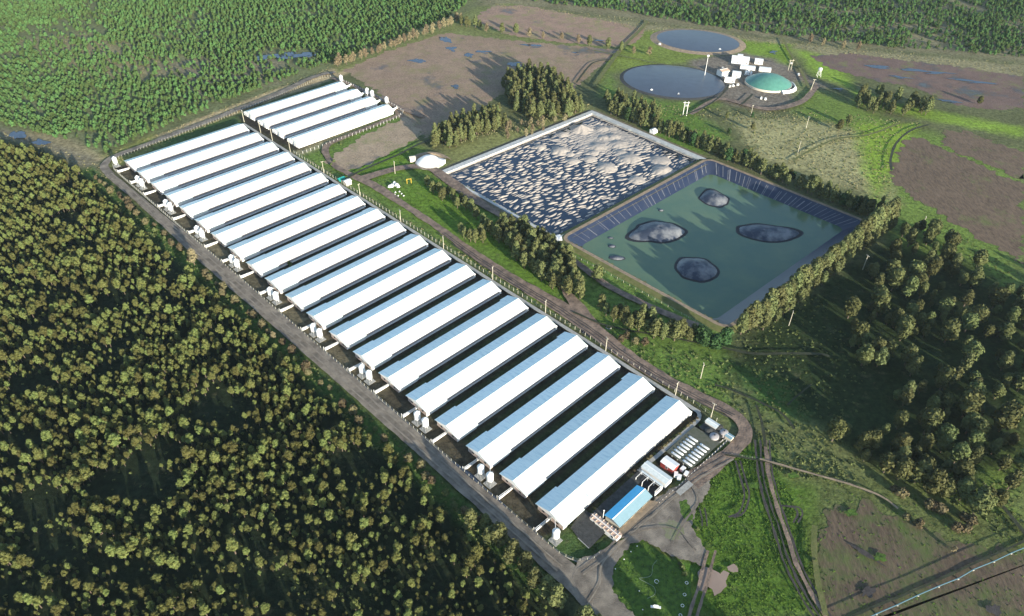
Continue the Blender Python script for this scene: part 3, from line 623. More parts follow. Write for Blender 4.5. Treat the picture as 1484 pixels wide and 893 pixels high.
# covered lagoon: wrinkled sheet rising through rain water
def build_lagoon():
    nu, nv = 430, 330
    P = [np.array(p) for p in LAG]; s = np.linspace(0, 1, nu); t = np.linspace(0, 1, nv); Sg, Tg = np.meshgrid(s, t)
    Q = (1 - Sg)[..., None] * (1 - Tg)[..., None] * P[0] + Sg[..., None] * (1 - Tg)[..., None] * P[1] + Sg[..., None] * Tg[..., None] * P[2] + (1 - Sg)[..., None] * Tg[..., None] * P[3]
    U = Sg * 140; V = Tg * 101
    wx = 2.6 * fbm(U / 14, V / 14, 3, 11); wy = 4.2 * fbm(U / 26, V / 26, 3, 15)
    rot = .16
    a = (U + wx) * np.cos(rot) + (V + wy) * np.sin(rot); b = -(U + wx) * np.sin(rot) + (V + wy) * np.cos(rot)
    def worley(x, y, seed):
        xi = np.floor(x).astype(int); yi = np.floor(y).astype(int); f1 = np.full(x.shape, 9.); f2 = np.full(x.shape, 9.); cid = np.zeros(x.shape)
        for dx in (-1, 0, 1):
            for dy in (-1, 0, 1):
                h_ = _perm[(_perm[(xi + dx + seed) & 511] + yi + dy) & 511]; px_ = xi + dx + (h_ % 97) / 97; py_ = yi + dy + (h_ // 5 % 89) / 89
                d = np.hypot(x - px_, y - py_); nw = d < f1; f2 = np.where(nw, f1, np.minimum(f2, d)); cid = np.where(nw, (h_ % 61) / 61, cid); f1 = np.where(nw, d, f1)
        return f1, f2, cid
    f1, f2, cid = worley(a / 7.2, b / 2.15, 3); g1, g2, gid = worley(a / 2.8, b / 1.9, 7)
    pil = np.clip((f2 - f1) * 1.3, 0, 1) * .45 + np.clip(.75 - f1, 0, 1) * .75
    n1 = pnoise(a / 5.2, b / 2.35, 21); n2 = pnoise(a / 2.6, b / 1.25, 25)
    h = (pil - .44 + .45 * (cid - .5)) * 2.1 + .30 * n2 + .22 * n1
    dry = np.clip((U - 62) / 45, 0, 1) * np.clip(1.15 - np.abs(V - 30 - .16 * (U - 90)) / 40, 0, 1)
    fine = .10 * np.abs(pnoise(a / 3.0, b / .8, 31)) + .07 * pnoise(U / 1.3, V / 1.1, 33) + .10 * np.abs(pnoise(a / 5, b / 1.6, 35))
    z = -1.0 + .50 * h * (1 - .80 * dry) + dry * .20 + fine * (.2 + 1.1 * dry)
    # star folds and big gas blisters
    blist = [(842, 188, 8.5, 3.8, 0), (812, 219, 6.8, 2.3, 1), (879, 243, 7.4, 2.2, 1), (867, 213, 6.6, 1.7, 1), (897, 209, 6.6, 1.6, 1), (889, 199, 5.5, 1.8, 1), (913, 230, 8.2, 2.1, 1), (961, 248, 8.0, 2.6, 1), (957, 233, 8.0, 1.4, 1), (923, 261, 6.0, 1.7, 1), (855, 231, 5.2, 1.7, 1), (830, 234, 5.0, 1.5, 1), (873, 187, 5, 1.5, 1), (888, 186, 4.6, 1.2, 1), (875, 200, 4.5, 1.4, 1), (783, 214, 4.5, 1.7, 1), (816, 195, 4.6, 1.6, 1), (860, 222, 4, 1.4, 1), (900, 222, 5, 1.4, 1), (826, 224, 3.6, 1.2, 1)]
    for i, (x, y, r, hh, kind) in enumerate(blist):
        c = np.array(G(x, y, -1)); dx = Q[..., 0] - c[0]; dy = Q[..., 1] - c[1]; rr = np.hypot(dx, dy); th = np.arctan2(dy, dx)
        lob = 1 + .07 * np.cos(5 * th + i) + .04 * np.cos(9 * th + 2 * i)
        f = np.clip(1 - rr / (r * lob), 0, 1)
        bl = hh * (f if kind == 0 else np.sin(np.clip(f * 1.15, 0, 1) * math.pi / 2) * .8)
        z = np.where(f > 0, z * (1 - np.clip(f * 3, 0, 1)) + (-1.0) * np.clip(f * 3, 0, 1) + bl, z)
    edge = np.minimum(np.minimum(U, 140 - U) / 3.0, np.minimum(V, 101 - V) / 3.0); e = np.clip(edge, 0, 1)
    trough = -1.15 + .25 * n2
    k = np.clip(edge / 2.4 - .25, 0, 1)
    z = z * k + trough * (1 - k)
    z = z * e + .55 * (1 - e)
    vs = np.concatenate([Q.reshape(-1, 2), z.reshape(-1, 1)], 1)
    I = (np.arange(nv - 1)[:, None] * nu + np.arange(nu - 1)[None, :]); Fq = np.stack([I, I + 1, I + nu + 1, I + nu], -1).reshape(-1, 4)
    t_ = thing('covered_lagoon', 'covered lagoon with wrinkled pale sheet rising through pools of dark rain water', 'lagoon', (0, 0, 0))
    me = np_mesh('cover_sheet', vs, Fq[:, ::-1], M['cover'], True); link('cover_sheet', me, t_)
    wp = offs(LAG, -.5); o = MB().sheet(wp, -.98).obj('rain_pool', M['rainwater'], t_)
    if o.data.polygons[0].normal.z < 0: o.data.flip_normals()
    # pale anchor strip, wide on the two far sides
    Lg = [np.array(p) for p in LAG]; ou = [np.array(p) for p in offs(LAG, 1.6)]; inn = [np.array(p) for p in offs(LAG, -2.4)]; inn1 = [np.array(p) for p in offs(LAG, -.2)]
    for a_, b_, I_, zt in ((3, 0, inn1, .62), (0, 1, inn, .64), (1, 2, inn, .66), (2, 3, inn1, .63)):
        vs = [(*ou[a_], .70), (*ou[b_], .70), (*I_[b_], zt), (*I_[a_], zt), (*ou[a_], -.1), (*ou[b_], -.1)]
        k2 = 14; mb = MB()
        A0, B0, A1, B1 = ou[a_], ou[b_], I_[a_], I_[b_]; pts = []
        for j in range(k2 * 4 + 1):
            f = j / (k2 * 4); p0 = A0 + (B0 - A0) * f; p1 = A1 + (B1 - A1) * f
            wv = .35 * float(fbm(p1[0] * .2, p1[1] * .2, 2, 9)); dr = (p1 - p0) / np.hypot(*(p1 - p0)); p1 = p1 + dr * wv
            pts += [(p0[0], p0[1], -.1), (p0[0], p0[1], .72), (p1[0], p1[1], zt + .1), (p1[0], p1[1], zt - .9 if I_ is inn else zt - .3)]
        n = k2 * 4
        fs = [(4 * j + r, 4 * j + r + 1, 4 * j + r + 5, 4 * j + r + 4) for j in range(n) for r in range(3)]
        mb.add(pts, fs).obj('anchor_strip', M['geotex'], t_)
build_lagoon()
bo2 = roundc(offs(LAG, 5.0), 8); bi2 = roundc(offs(LAG, 1.7), 4); o = ring_band('lagoon_berm', bi2, bo2, .30, .02, mat('berm_soil', (.20, .165, .12), .95, .0, .3, (.12, .11, .06), bump=.6)); tag(o, kind='structure')
def hut_at(px, py, w, l, h, rz, label, name='pump_hut', wm='white', rm='white'):
    c = G(px, py); t = thing(name, label, 'hut', (c[0], c[1], .3), rz)
    MB().prism([(-w / 2, 0), (w / 2, 0), (w / 2, h), (0, h + .5), (-w / 2, h)], -l / 2, l / 2).obj('wall', M[wm], t)
    MB().prism([(-w / 2 - .3, h - .05), (0, h + .62), (w / 2 + .3, h - .05), (w / 2 + .3, h + .08), (0, h + .76), (-w / 2 - .3, h + .08)], -l / 2 - .3, l / 2 + .3).obj('roof', M[rm], t)
    MB().box(l / 2, l / 2 + .05, -.5, .5, 0, 1.9).obj('door', M['steel'], t)
    return t
hut_at(947, 193, 3.6, 4.6, 2.4, ANG, 'small white pump hut on the far edge of the wrinkled lagoon')
t = thing('white_tarpaulin', 'crumpled white tarpaulin over the berm corner between lagoon and green pond', 'tarpaulin', (*G(807, 347), .6), .3)
xx = np.linspace(-3, 3, 14); Xg, Yg = np.meshgrid(xx, xx); Zg = .5 + .5 * fbm(Xg * .5, Yg * .5, 3, 77) - .05 * (Xg ** 2 + Yg ** 2) * .5
I = (np.arange(13)[:, None] * 14 + np.arange(13)[None, :]); Fq = np.stack([I, I + 1, I + 15, I + 14], -1).reshape(-1, 4)
link('cloth', np_mesh('cloth', np.stack([Xg.ravel(), Yg.ravel(), Zg.ravel()], 1), Fq, M['white'], True), t)

# ---------------------------------------------------------------- round covered digesters
def round_cover(name, c, rx, ry, ang, h, m, label, ringm, wall=.6, seams=24, ringw=2.2, zb=0.0):
    t = thing(name, label, 'digester', (c[0], c[1], zb), ang)
    n = 96; k = 14; vs = []
    for j in range(k + 1):
        f = j / k
        for i in range(n):
            a = 2 * math.pi * i / n; bump = .10 * (abs(math.sin(a * seams / 2)) - .5) * math.sin(math.pi * f)
            vs.append((rx * f * math.cos(a), ry * f * math.sin(a), wall + h * (1 - f ** 2) + bump * h * .35))
    fs = [(j * n + i, j * n + (i + 1) % n, (j + 1) * n + (i + 1) % n, (j + 1) * n + i) for j in range(1, k) for i in range(n)]
    cc = len(vs); vs.append((0, 0, wall + h)); fs += [(cc, n + i, n + (i + 1) % n) for i in range(n)]
    MB().add(vs, fs).obj('membrane', m, t, True)
    vs = []
    for r, z in ((0, -.02), (.1, wall), (.5, wall), (ringw, .0)):
        for i in range(n):
            a = 2 * math.pi * i / n; vs.append(((rx + r) * math.cos(a), (ry + r) * math.sin(a), z))
    fs = [(j * n + i, j * n + (i + 1) % n, (j + 1) * n + (i + 1) % n, (j + 1) * n + i) for j in range(3) for i in range(n)]
    MB().add(vs, fs).obj('rim', ringm, t)
    return t
t = round_cover('covered_digester', G(976, 118), 40.0, 33.0, -.25, 1.6, M['membrane'], 'large dark grey round covered digester pond nearest the wrinkled lagoon', M['asphalt'], .5, 12, 3.0)
t = round_cover('covered_digester', G(1011, 60), 36.5, 27.5, -.25, 1.0, M['membrane'], 'smaller dark round covered digester pond at the plantation edge', M['dirt'], .7, 12, 6)
t = round_cover('green_digester', G(1113, 122), 17.8, 17.2, 0, 6.0, M['green_dome'], 'green domed biogas digester beside the white containers', M['render'], 1.6, 40, .35)
c = G(1113, 122)
vs = []; n = 24
for k, (dr, z) in enumerate(((0.6, 0), (0.6, 2.0), (1.1, 2.0), (2.6, 0))):
    for i in range(n + 1):
        a = -1.25 + 1.3 * i / n; off = 2.2 * math.sin(math.pi * i / n)
        vs.append(((17.8 + dr + off) * math.cos(a), (17.4 + dr + off) * math.sin(a), z))
mb = MB().add(vs, [(k * (n + 1) + i, k * (n + 1) + i + 1, (k + 1) * (n + 1) + i + 1, (k + 1) * (n + 1) + i) for k in range(3) for i in range(n)])
o = mb.obj('retaining_wall', M['white']); o.location = (*c, 0); tag(o, 'curved white retaining wall at the right foot of the green dome', 'wall')
wd = G(622, 237)
t = round_cover('gas_dome', wd, 8.3, 7.8, 0, 4.2, M['white'], 'small white gas dome beside the top corner of the wrinkled lagoon', M['concrete'], 1.2, 24, .8)
vs = []; n = 30
ring = []
for r, z in ((9.4, .1), (10.6, 1.8), (12.5, 1.9), (15, 0)):
    for i in range(n + 1):
        a = .35 + 2.6 * i / n; ring.append((wd[0] + r * math.cos(a), wd[1] + r * math.sin(a), z))
o = MB().add(ring, [(k * (n + 1) + i, k * (n + 1) + i + 1, (k + 1) * (n + 1) + i + 1, (k + 1) * (n + 1) + i) for k in range(3) for i in range(n)]).obj('earth_bank', M['dirt'])
tag(o, kind='structure')
hut_at(638, 238, 4.2, 5.5, 2.6, -.5, 'white block hut touching the right side of the small gas dome', 'control_hut')
hut_at(598, 234, 3.5, 3.5, 2.6, .3, 'cream cabin at the left side of the small gas dome', 'control_hut', 'render', 'render')

# ---------------------------------------------------------------- long sheds
def roof_slab(x0, x1, y0, y1, ry, ze, zr, W_, th=.16):
    """two slopes meeting at the ridge y=ry; the eaves end at y0 / y1 on the common planes"""
    f = lambda y: zr - (zr - ze) * abs(y - ry) / (W_ / 2)
    return [(y0, f(y0)), (ry, zr), (y1, f(y1)), (y1, f(y1) - th), (ry, zr - th), (y0, f(y0) - th)], x0, x1
def make_shed(name, label, odd, L_=SL, group='long white livestock sheds'):
    t = thing(name, label, 'shed', (0, 0, 0), 0, group)
    ze, zr, c = 3.0, 5.15, SW / 2; wv = 10.6
    MB().prism(*roof_slab(wv, L_, .85, SW - .85, c, ze, zr, SW)).obj('roof', M['roof'], t)
    MB().prism(*roof_slab(-.5, wv, 0, SW, c, ze, zr, SW)).obj('vestibule_roof', M['roof'], t)
    if odd: MB().prism([(SW - .86, ze + .25), (SW + .1, ze - .03), (SW + .1, ze - .18), (SW - .86, ze + .10)], L_ - 5.8, L_ - .1).obj('eave_extension', M['roof'], t)
    MB().prism([(c - .35, zr - .07), (c, zr + .05), (c + .35, zr - .07), (c, zr - .02)], -.52, L_ + .02).obj('ridge_cap', M['roof'], t)
    for y, s in ((1.3, -1), (SW - 1.3, 1)):
        MB().box(wv, L_ - .6, min(y, y - .15 * s), max(y, y - .15 * s), 0, 1.0).obj('base_wall', M['white'], t)
        MB().box(wv, L_ - .6, min(y, y - .10 * s), max(y, y - .10 * s), 1.0, 3.0).obj('side_curtain', M['curtain'], t)
        MB().box(0, wv - .05, min(y + .35 * s, y + .2 * s), max(y + .35 * s, y + .2 * s), 0, 2.98).obj('vestibule_wall', M['white'], t)
    for x, s in ((0, -1), (L_ - .5, 1)):
        m_ = 'pink' if s < 0 else 'white'
        MB().prism([(.95, 0), (SW - .95, 0), (SW - .95, 2.1), (.95, 2.1)], x, x + .15).obj('gable_wall', M[m_], t)
        MB().prism([(.75, 2.1), (SW - .75, 2.1), (SW - .75, 3.02), (c, zr - .2), (.75, 3.02)], x - .05, x + .17).obj('gable_fascia', M['white'], t)
    for y in (3.6, 10.6):
        MB().box(-.08, 0, y - .5, y + .5, 1.0, 1.9).obj('window', M['glass'], t)
    MB().box(-.1, 0, c - .7, c + .7, 0, 2.2).obj('door', M['steel'], t)
    for y in (1.3, 3.0, 4.7, 9.7, 11.4):
        MB().box(L_ - .35, L_ + .45, y - .65, y + .65, .8, 2.9).obj('fan_hood', M['white'], t)
    MB().box(wv + .02, L_, .70, .84, 3.06, 3.18).obj('gutter', M['white'], t)
    return t
ords = ['first', 'second', 'third', 'fourth', 'fifth', 'sixth', 'seventh', 'eighth', 'ninth', 'tenth', 'eleventh', 'twelfth', 'thirteenth', 'fourteenth', 'fifteenth', 'sixteenth', 'seventeenth', 'eighteenth', 'nineteenth', 'twentieth']
shed_odd = make_shed('livestock_shed', 'x', True); shed_even = make_shed('livestock_shed', 'x', False)
for k in range(1, 21):
    src = shed_odd if k % 2 else shed_even; lb = f'long white roofed shed, {ords[k-1]} from the plantation end of the row of twenty'
    if k == 20: lb = 'long white roofed shed nearest the blue roofed office, last of the row of twenty'
    if k in (1, 2): o = src; o['label'] = lb; o.location = F(0, (k - 1) * SP); o.rotation_euler = (0, 0, ANG)
    else: dup(src, lb, F(0, (k - 1) * SP), ANG)
for k, nm in enumerate(['top-left one along the plantation fence', 'second from the plantation', 'third from the plantation', 'one beside the dry triangular field']):
    v = -29.8 + 19.25 * k
    dup(shed_even, f'white roofed shed of the upper block of four, {nm}', F(171.0, v), ANG + math.pi)

# ---------------------------------------------------------------- silos, ramps, augers
def make_silo():
    t = thing('feed_silo', 'x', 'silo', (0, 0, 0), 0, 'white feed silos along the shed ends')
    MB().lathe([(1.38, 2.6), (1.38, 5.6)], 20).obj('tank', M['tank'], t, True)
    MB().lathe([(1.46, 5.55), (.9, 6.2), (.3, 6.6), (.3, 6.75), (0.01, 6.78)], 20).obj('cone_roof', M['tank'], t, True)
    MB().lathe([(1.38, 2.6), (.25, 1.1), (.2, .8)], 20).obj('hopper', M['tank'], t, True)
    for a in (.785, 2.356, 3.927, 5.498):
        MB().box(1.3 * math.cos(a) - .09, 1.3 * math.cos(a) + .09, 1.3 * math.sin(a) - .09, 1.3 * math.sin(a) + .09, .1, 3.2).obj('leg', M['steel'], t)
    MB().box(-1.9, 1.9, -1.9, 1.9, .0, .14).obj('pad', M['concrete'], t)
    mb = MB()
    for z in np.arange(.4, 6.2, .45): mb.tube((1.45, -.2, z), (1.45, .2, z), .03, 4)
    mb.tube((1.45, -.2, .2), (1.45, -.2, 6.2), .035, 4).tube((1.45, .2, .2), (1.45, .2, 6.2), .035, 4)
    mb.obj('ladder', M['steel'], t)
    return t
silo0 = make_silo(); first = [silo0]
def silo(u, v, lb):
    if first: o = first.pop(); o['label'] = lb; o.location = F(u, v); o.rotation_euler = (0, 0, ANG)
    else: dup(silo0, lb, F(u, v), ANG)
silo(-4.9, -16.6, 'single white feed silo at the plantation corner of the farm road')
for k in range(2, 20, 2):
    v = (k - 1) * SP + .4 + k * .06
    silo(-4.7, v - 2.55, f'white feed silo between the {ords[k-1]} and {ords[k]} sheds, upper-left of its pair')
    silo(-4.7, v + 2.55, f'white feed silo between the {ords[k-1]} and {ords[k]} sheds, lower-right of its pair')
silo(-5.0, 363.0, 'single white feed silo at the end of the last shed near the office')
silo(176.2, -31.5, 'white feed silo at the top corner beside the upper block of sheds')
silo(176.2, 2.6, 'white feed silo at the upper block, left one of the pair by the brown field')
silo(176.4, 8.6, 'white feed silo at the upper block, right one of the pair by the brown field')
silo(177.0, 25.5, 'white feed silo alone at the outer shed of the upper block')
def make_ramp():
    t = thing('loading_ramp', 'x', 'ramp', (0, 0, 0), 0, 'loading ramps from the sheds to the farm road')
    for y in (-.28, .28):
        MB().add([(-7.2, y - .07, 0), (0, y - .07, 0), (0, y + .07, 0), (-7.2, y + .07, 0), (-7.2, y - .07, 1.3), (0, y - .07, .8), (0, y + .07, .8), (-7.2, y + .07, 1.3)],
                 [(3, 2, 1, 0), (4, 5, 6, 7), (0, 1, 5, 4), (1, 2, 6, 5), (2, 3, 7, 6), (3, 0, 4, 7)]).obj('side_wall', M['white'], t)
    MB().add([(-7.2, -.24, .8), (0, -.24, .25), (0, .24, .25), (-7.2, .24, .8), (-7.2, -.24, .65), (0, -.24, .1), (0, .24, .1), (-7.2, .24, .65)],
             [(0, 1, 2, 3), (7, 6, 5, 4), (0, 4, 5, 1), (1, 5, 6, 2), (2, 6, 7, 3), (3, 7, 4, 0)]).obj('ramp_deck', M['concrete'], t)
    for y in (-.6, .6): MB().box(-7.4, -7.25, y - .08, y + .08, 0, 2.0).obj('gate_post', M['white'], t)
    return t
ramp0 = make_ramp()
for k in range(1, 21):
    lb = f'white walled loading ramp at the {ords[k-1]} shed of twenty'; p = F(-.3, (k - 1) * SP - 7.6)
    if k == 1: ramp0['label'] = lb; ramp0.location = p; ramp0.rotation_euler = (0, 0, ANG)
    else: dup(ramp0, lb, p, ANG)
for k in range(4):
    dup(ramp0, f'white walled loading ramp at the field end of the upper block, {ords[k]} from the top', F(171.4, -22.4 + 19.25 * k), ANG + math.pi)
def make_auger():
    t = thing('feed_auger', 'x', 'pipe', (0, 0, 0), 0, 'feed auger pipes from the silos to the sheds')
    MB().tube((-4.2, -1.6, .8), (-3.2, .5, 2.6), .12).tube((-3.2, .5, 2.6), (0, 3.8, 3.0), .12).obj('auger_tube', M['white'], t)
    MB().tube((-3.2, .5, 0), (-3.2, .5, 2.6), .06, 5).obj('support', M['steel'], t); return t
auger0 = make_auger()
for k in range(2, 21, 2):
    lb = f'thin white feed pipe running from the silo to the {ords[k-1]} shed end'; 
    p = F(-.2, (k - 1) * SP + (3.2 if k < 20 else -1.0))
    lb = f'thin white feed pipe from the paired silos beside the {ords[k-1]} shed' if k < 20 else 'thin white feed pipe at the last single silo'
    if k == 2: auger0['label'] = lb; auger0.location = p; auger0.rotation_euler = (0, 0, ANG)
    else: dup(auger0, lb, p, ANG)

# ---------------------------------------------------------------- fences
def fence(name, label, pts, h=1.7, step=3.0, plinth=0.0, m='white', rails=(.5, 1.0, 1.6), pr=.055, curved=False, cat='fence', wire=.02):
    t = thing(name, label, cat)
    P = [np.array(p[:2], float) for p in pts]
    if curved: P = catmull(pts, 2.0)
    mp = MB(); mr = MB(); ml = MB(); L = 0; nxt = 0
    for a, b in zip(P[:-1], P[1:]):
        d = np.hypot(*(b - a)); dr = (b - a) / d; nr = np.array([-dr[1], dr[0]])
        while nxt <= L + d:
            q = a + dr * (nxt - L); mp.box(q[0] - pr, q[0] + pr, q[1] - pr, q[1] + pr, 0, h); nxt += step
        for z in rails: mr.tube((*a, z), (*b, z), wire, 3)
        if plinth:
            c = [a + nr * .12, b + nr * .12, b - nr * .12, a - nr * .12]
            ml.add([(*q, 0) for q in c] + [(*q, plinth) for q in c], [(4, 5, 6, 7), (0, 1, 5, 4), (2, 3, 7, 6), (1, 2, 6, 5), (3, 0, 4, 7)])
        L += d
    o = mp.obj('post', M[m], t); o['kind'] = 'stuff'
    mr.obj('wire', M['steel'], t)
    if plinth: ml.obj('plinth', M['concrete'], t)
    return t
M['postwhite'] = mat('weathered_white_post', (.55, .53, .42), .8, .12, 1)
fence('road_fence', 'long pale post fence on a low plinth between the sheds and farm road', FU([(-6.2, -19.5), (-8.0, -13), (-8.3, 0), (-8.3, 100), (-8.3, 200), (-8.3, 300), (-8.3, 358), (-8.2, 368), (-6.0, 374), (-1.5, 377.5), (2.5, 377.6)]), 1.9, 2.6, .45, 'postwhite', (.9, 1.4, 1.85))
fence('plantation_fence', 'wire fence with close posts along the plantation side road', PX([(168, 232), (205, 217.5), (250, 200.5), (300, 181.5), (345, 164)]), 2.0, 2.2, 0, 'postwhite', (.6, 1.2, 1.9))
fence('plantation_fence', 'wire fence along the road above the upper block of sheds', PX([(352, 160), (385, 148.5), (418, 135), (448, 121), (468, 113), (482, 112)]), 2.0, 2.2, 0, 'postwhite', (.6, 1.2, 1.9))
fence('lagoon_side_fence', 'long pale post fence behind the sheds beside the muddy track', FU([(86.2, 45), (86.3, 150), (86.4, 250), (86.4, 330), (86.8, 362), (85, 372)]), 2.1, 3.2, 0, 'postwhite', (.6, 1.2, 2.0), .07)
fence('block_fence', 'pale post fence rounding the outer shed of the upper block', FU([(90, 49.5), (120, 50), (150, 50), (170, 48.5), (178, 44), (179.5, 34), (179.5, 10), (179.4, -20), (178, -40)]), 2.0, 3.0, 0, 'white', (.5, 1.2, 1.95), .07)
fence('yard_fence', 'white panelled fence around the gas tank yard by the office', FU([(34, 379.6), (46, 380.0), (56, 380.2), (70, 380.4), (79, 380.4)]), 1.5, 2.0, .35, 'white', (.6, 1.0, 1.4))
fence('pond_fence', 'low dark post fence below the near side of the green pond', FU([(131, 236), (132.5, 280), (133, 335)]), 1.3, 4, 0, 'pole', (.6, 1.1))
fence('meadow_fence', 'thin wire fence across the meadow right of the muddy track', PX([(1060, 660), (1110, 668), (1180, 690)]), 1.2, 4, 0, 'pole', (.6, 1.1))

# ---------------------------------------------------------------- utility poles
def make_pole():
    t = thing('utility_pole', 'x', 'pole', (0, 0, 0), 0, 'pale concrete power poles')
    MB().tube((0, 0, 0), (0, 0, 9.0), .21, 6, .14).obj('shaft', M['pole'], t)
    MB().box(-.9, .9, -.07, .07, 8.5, 8.68).obj('crossarm', M['pole'], t)
    mb = MB()
    for x in (-.8, 0, .8): mb.lathe([(.07, 8.68), (.1, 8.8), (.04, 8.95), (.01, 8.96)], 6, x)
    mb.obj('insulators', M['white'], t); return t
pole0 = make_pole(); fp = [1]
plist = [((354, 177), 'between the first sheds of the two blocks, by the road corner'), ((378, 192.5), 'in the gap facing the second shed of the upper block'), ((395, 204), 'in the gap facing the third shed of the upper block'), ((421, 220.5), 'at the near corner of the upper block of sheds'),
         ((469.4, 251.5), 'beside the looping dirt track above the teal skip'), ((522, 285), 'behind the sheds just below the teal skip'), ((581, 323), 'behind the sheds by the brown verge, above the lone tree clump'), ((642.8, 361), 'behind the sheds opposite the lone tree clump'), ((714, 405.6), 'behind the sheds where the track meets the lagoon trees'), ((790.2, 454.8), 'behind the sheds left of the black tarpaulin'),
         ((877.4, 510.5), 'by the track right of the black tarpaulin'), ((978, 575.5), 'at the far end of the second last shed'), ((1030.2, 605), 'at the track bend above the water tanks'), ((572.6, 251.8), 'on the grass left of the small white gas dome'), ((1015, 549), 'in the rough grass beyond the muddy track'),
         ((1143, 472), 'behind the tree row at the near corner of the green pond'), ((1250, 391), 'in the dark clearing right of the pond tree row'), ((1334, 334), 'on the scrubby bank at the end of the pond tree row'), ((1168, 186), 'in the straw grass right of the biogas plant'), ((1156, 222), 'in the rough grass beyond the pond trees'), ((1088, 168), 'in the shadowed grass below the green dome')]
for i, (q, where) in enumerate(plist):
    lb = 'pale power pole ' + where; p = (*G(*q), 0)
    if i == 0: pole0['label'] = lb; pole0.location = p; pole0.rotation_euler = (0, 0, ANG + 1.57)
    else: dup(pole0, lb, p, ANG + random.uniform(-.3, 1.8), random.uniform(.92, 1.05))
# H frames, mast, wind pump like tower
def h_frame(px, py, label, h=10, rz=0, m='white'):
    t = thing('power_frame', label, 'pole', (*G(px, py), 0), rz)
    for x in (-1.3, 1.3): MB().tube((x, 0, 0), (x, 0, h), .22, 6).obj('post', M[m], t)
    MB().box(-2.4, 2.4, -.1, .1, h - 1, h - .75).obj('crossarm', M[m], t)
    MB().box(-1.0, 1.0, -.5, .5, h - 3.6, h - 2.3).obj('transformer', M['steel'], t)
    return t
h_frame(992, 168, 'white twin-post transformer frame below the large dark digester', 11)
h_frame(1144, 102, 'pale transformer frame at the ditch corner right of the containers', 9, .3, 'pole')
t = thing('lamp_mast', 'tall lamp mast between the two dark digester ponds', 'mast', (*G(1021, 111), 0)); MB().tube((0, 0, 0), (0, 0, 17), .25, 6, .16).obj('shaft', M['white'], t); MB().box(-.9, .9, -.5, .5, 16.6, 17.6).obj('lamp_head', M['white'], t)
t = thing('street_pole', 'leaning pale pole at the ditch end right of the green dome', 'pole', (*G(1174, 133), 0)); MB().tube((0, 0, 0), (1.0, 0, 10), .22, 6).obj('shaft', M['pole'], t); MB().box(-.2, 2.2, -.1, .1, 9.7, 9.95).obj('crossarm', M['pole'], t)
t = thing('water_tower', 'small white water tower on splayed legs in the pasture', 'tower', (*G(1186, 111), 0))
for a in (.785, 2.356, 3.927, 5.498): MB().tube((2.0 * math.cos(a), 2.0 * math.sin(a), 0), (1.0 * math.cos(a), 1.0 * math.sin(a), 5), .16, 5).obj('leg', M['white'], t)
MB().lathe([(.01, 5), (1.5, 5), (1.5, 7.0), (.01, 7.5)], 14).obj('tank', M['white'], t, True)

# ---------------------------------------------------------------- buildings
def gable(name, label, cat, loc, rz, L_, W_, h, rise, wm='white', rm='white', over=.35, windows=0, door=True, rm2=None, wz=1.0, winm='glass', chim=False):
    """long axis = local x"""
    t = thing(name, label, cat, loc, rz)
    MB().prism([(-W_ / 2, 0), (W_ / 2, 0), (W_ / 2, h), (0, h + rise), (-W_ / 2, h)], -L_ / 2, L_ / 2).obj('wall', M[wm], t)
    e = over; dz = rise * e / (W_ / 2); th = .14
    for s, mm in ((-1, rm), (1, rm2 or rm)):
        MB().prism([(0, h + rise + .05), (s * (W_ / 2 + e), h - dz + .05), (s * (W_ / 2 + e), h - dz + .05 + th), (0, h + rise + .05 + th)], -L_ / 2 - e, L_ / 2 + e).obj('roof_slope', M[mm], t)
    MB().prism([(-.2, h + rise + .12), (0, h + rise + .28), (.2, h + rise + .12)], -L_ / 2 - e, L_ / 2 + e).obj('ridge_cap', M['white'], t)
    for k in range(windows):
        x = -L_ / 2 + L_ * (k + .5) / windows
        for s in (-1, 1):
            f = MB().box(x - .55, x + .55, min(s * W_ / 2, s * (W_ / 2 + .05)), max(s * W_ / 2, s * (W_ / 2 + .05)), wz, wz + 1.1).obj('window', M['white'], t)
            MB().box(x - .45, x + .45, min(s * (W_ / 2 + .03), s * (W_ / 2 + .07)), max(s * (W_ / 2 + .03), s * (W_ / 2 + .07)), wz + .1, wz + 1.0).obj('pane', M[winm], f)
    if door: MB().box(L_ / 2, L_ / 2 + .06, -.5, .5, 0, 2.0).obj('door', M['steel'], t)
    return t
o = gable('office_building', 'office with a blue gabled roof, slopes toned lit and shaded, beside the yard entrance', 'building', F(23.7, 373.0), ANG, 18.4, 6.4, 2.7, 1.1, 'render', 'lightblue', .45, 5, True, 'blue')  # one roof; its lit and shaded slopes get separate blues
for x, s in ((-9.2, 1),):
    f = MB().prism([(-3.2, 2.2), (3.2, 2.2), (3.2, 2.75), (0, 3.7), (-3.2, 2.75)], -9.42, -9.3).obj('gable_board', M['steel'], o)
MB().box(-7.5, 9.0, -4.6, -3.9, 0, .25).obj('verandah_kerb', M['render'], o)
o = gable('gatehouse', 'narrow gatehouse with a terracotta roof across the yard entrance', 'building', F(11.0, 372.6), ANG + math.pi / 2, 12.4, 2.6, 2.6, .35, 'white', 'tile', .2, 3, True)
for k in range(7): MB().box(-5.4 + k * 1.8, -5.3 + k * 1.8, -1.5, 1.5, 2.86, 3.12).obj('roof_batten', M['render'], o)
t = thing('flag_mast', 'thin white mast at the near corner of the blue roofed office', 'mast', F(13.4, 369.4)); MB().tube((0, 0, 0), (0, 0, 6.5), .12, 6).obj('shaft', M['white'], t); MB().box(-.3, .3, -.05, .05, 6.0, 6.2).obj('crossbar', M['white'], t)
gable('storage_shed', 'long grey metal storage shed between the office and the gas tanks', 'shed', F(43.6, 371.0), ANG + math.pi / 2, 11.6, 3.9, 2.6, .4, 'white', 'roof_old', .2, 0)
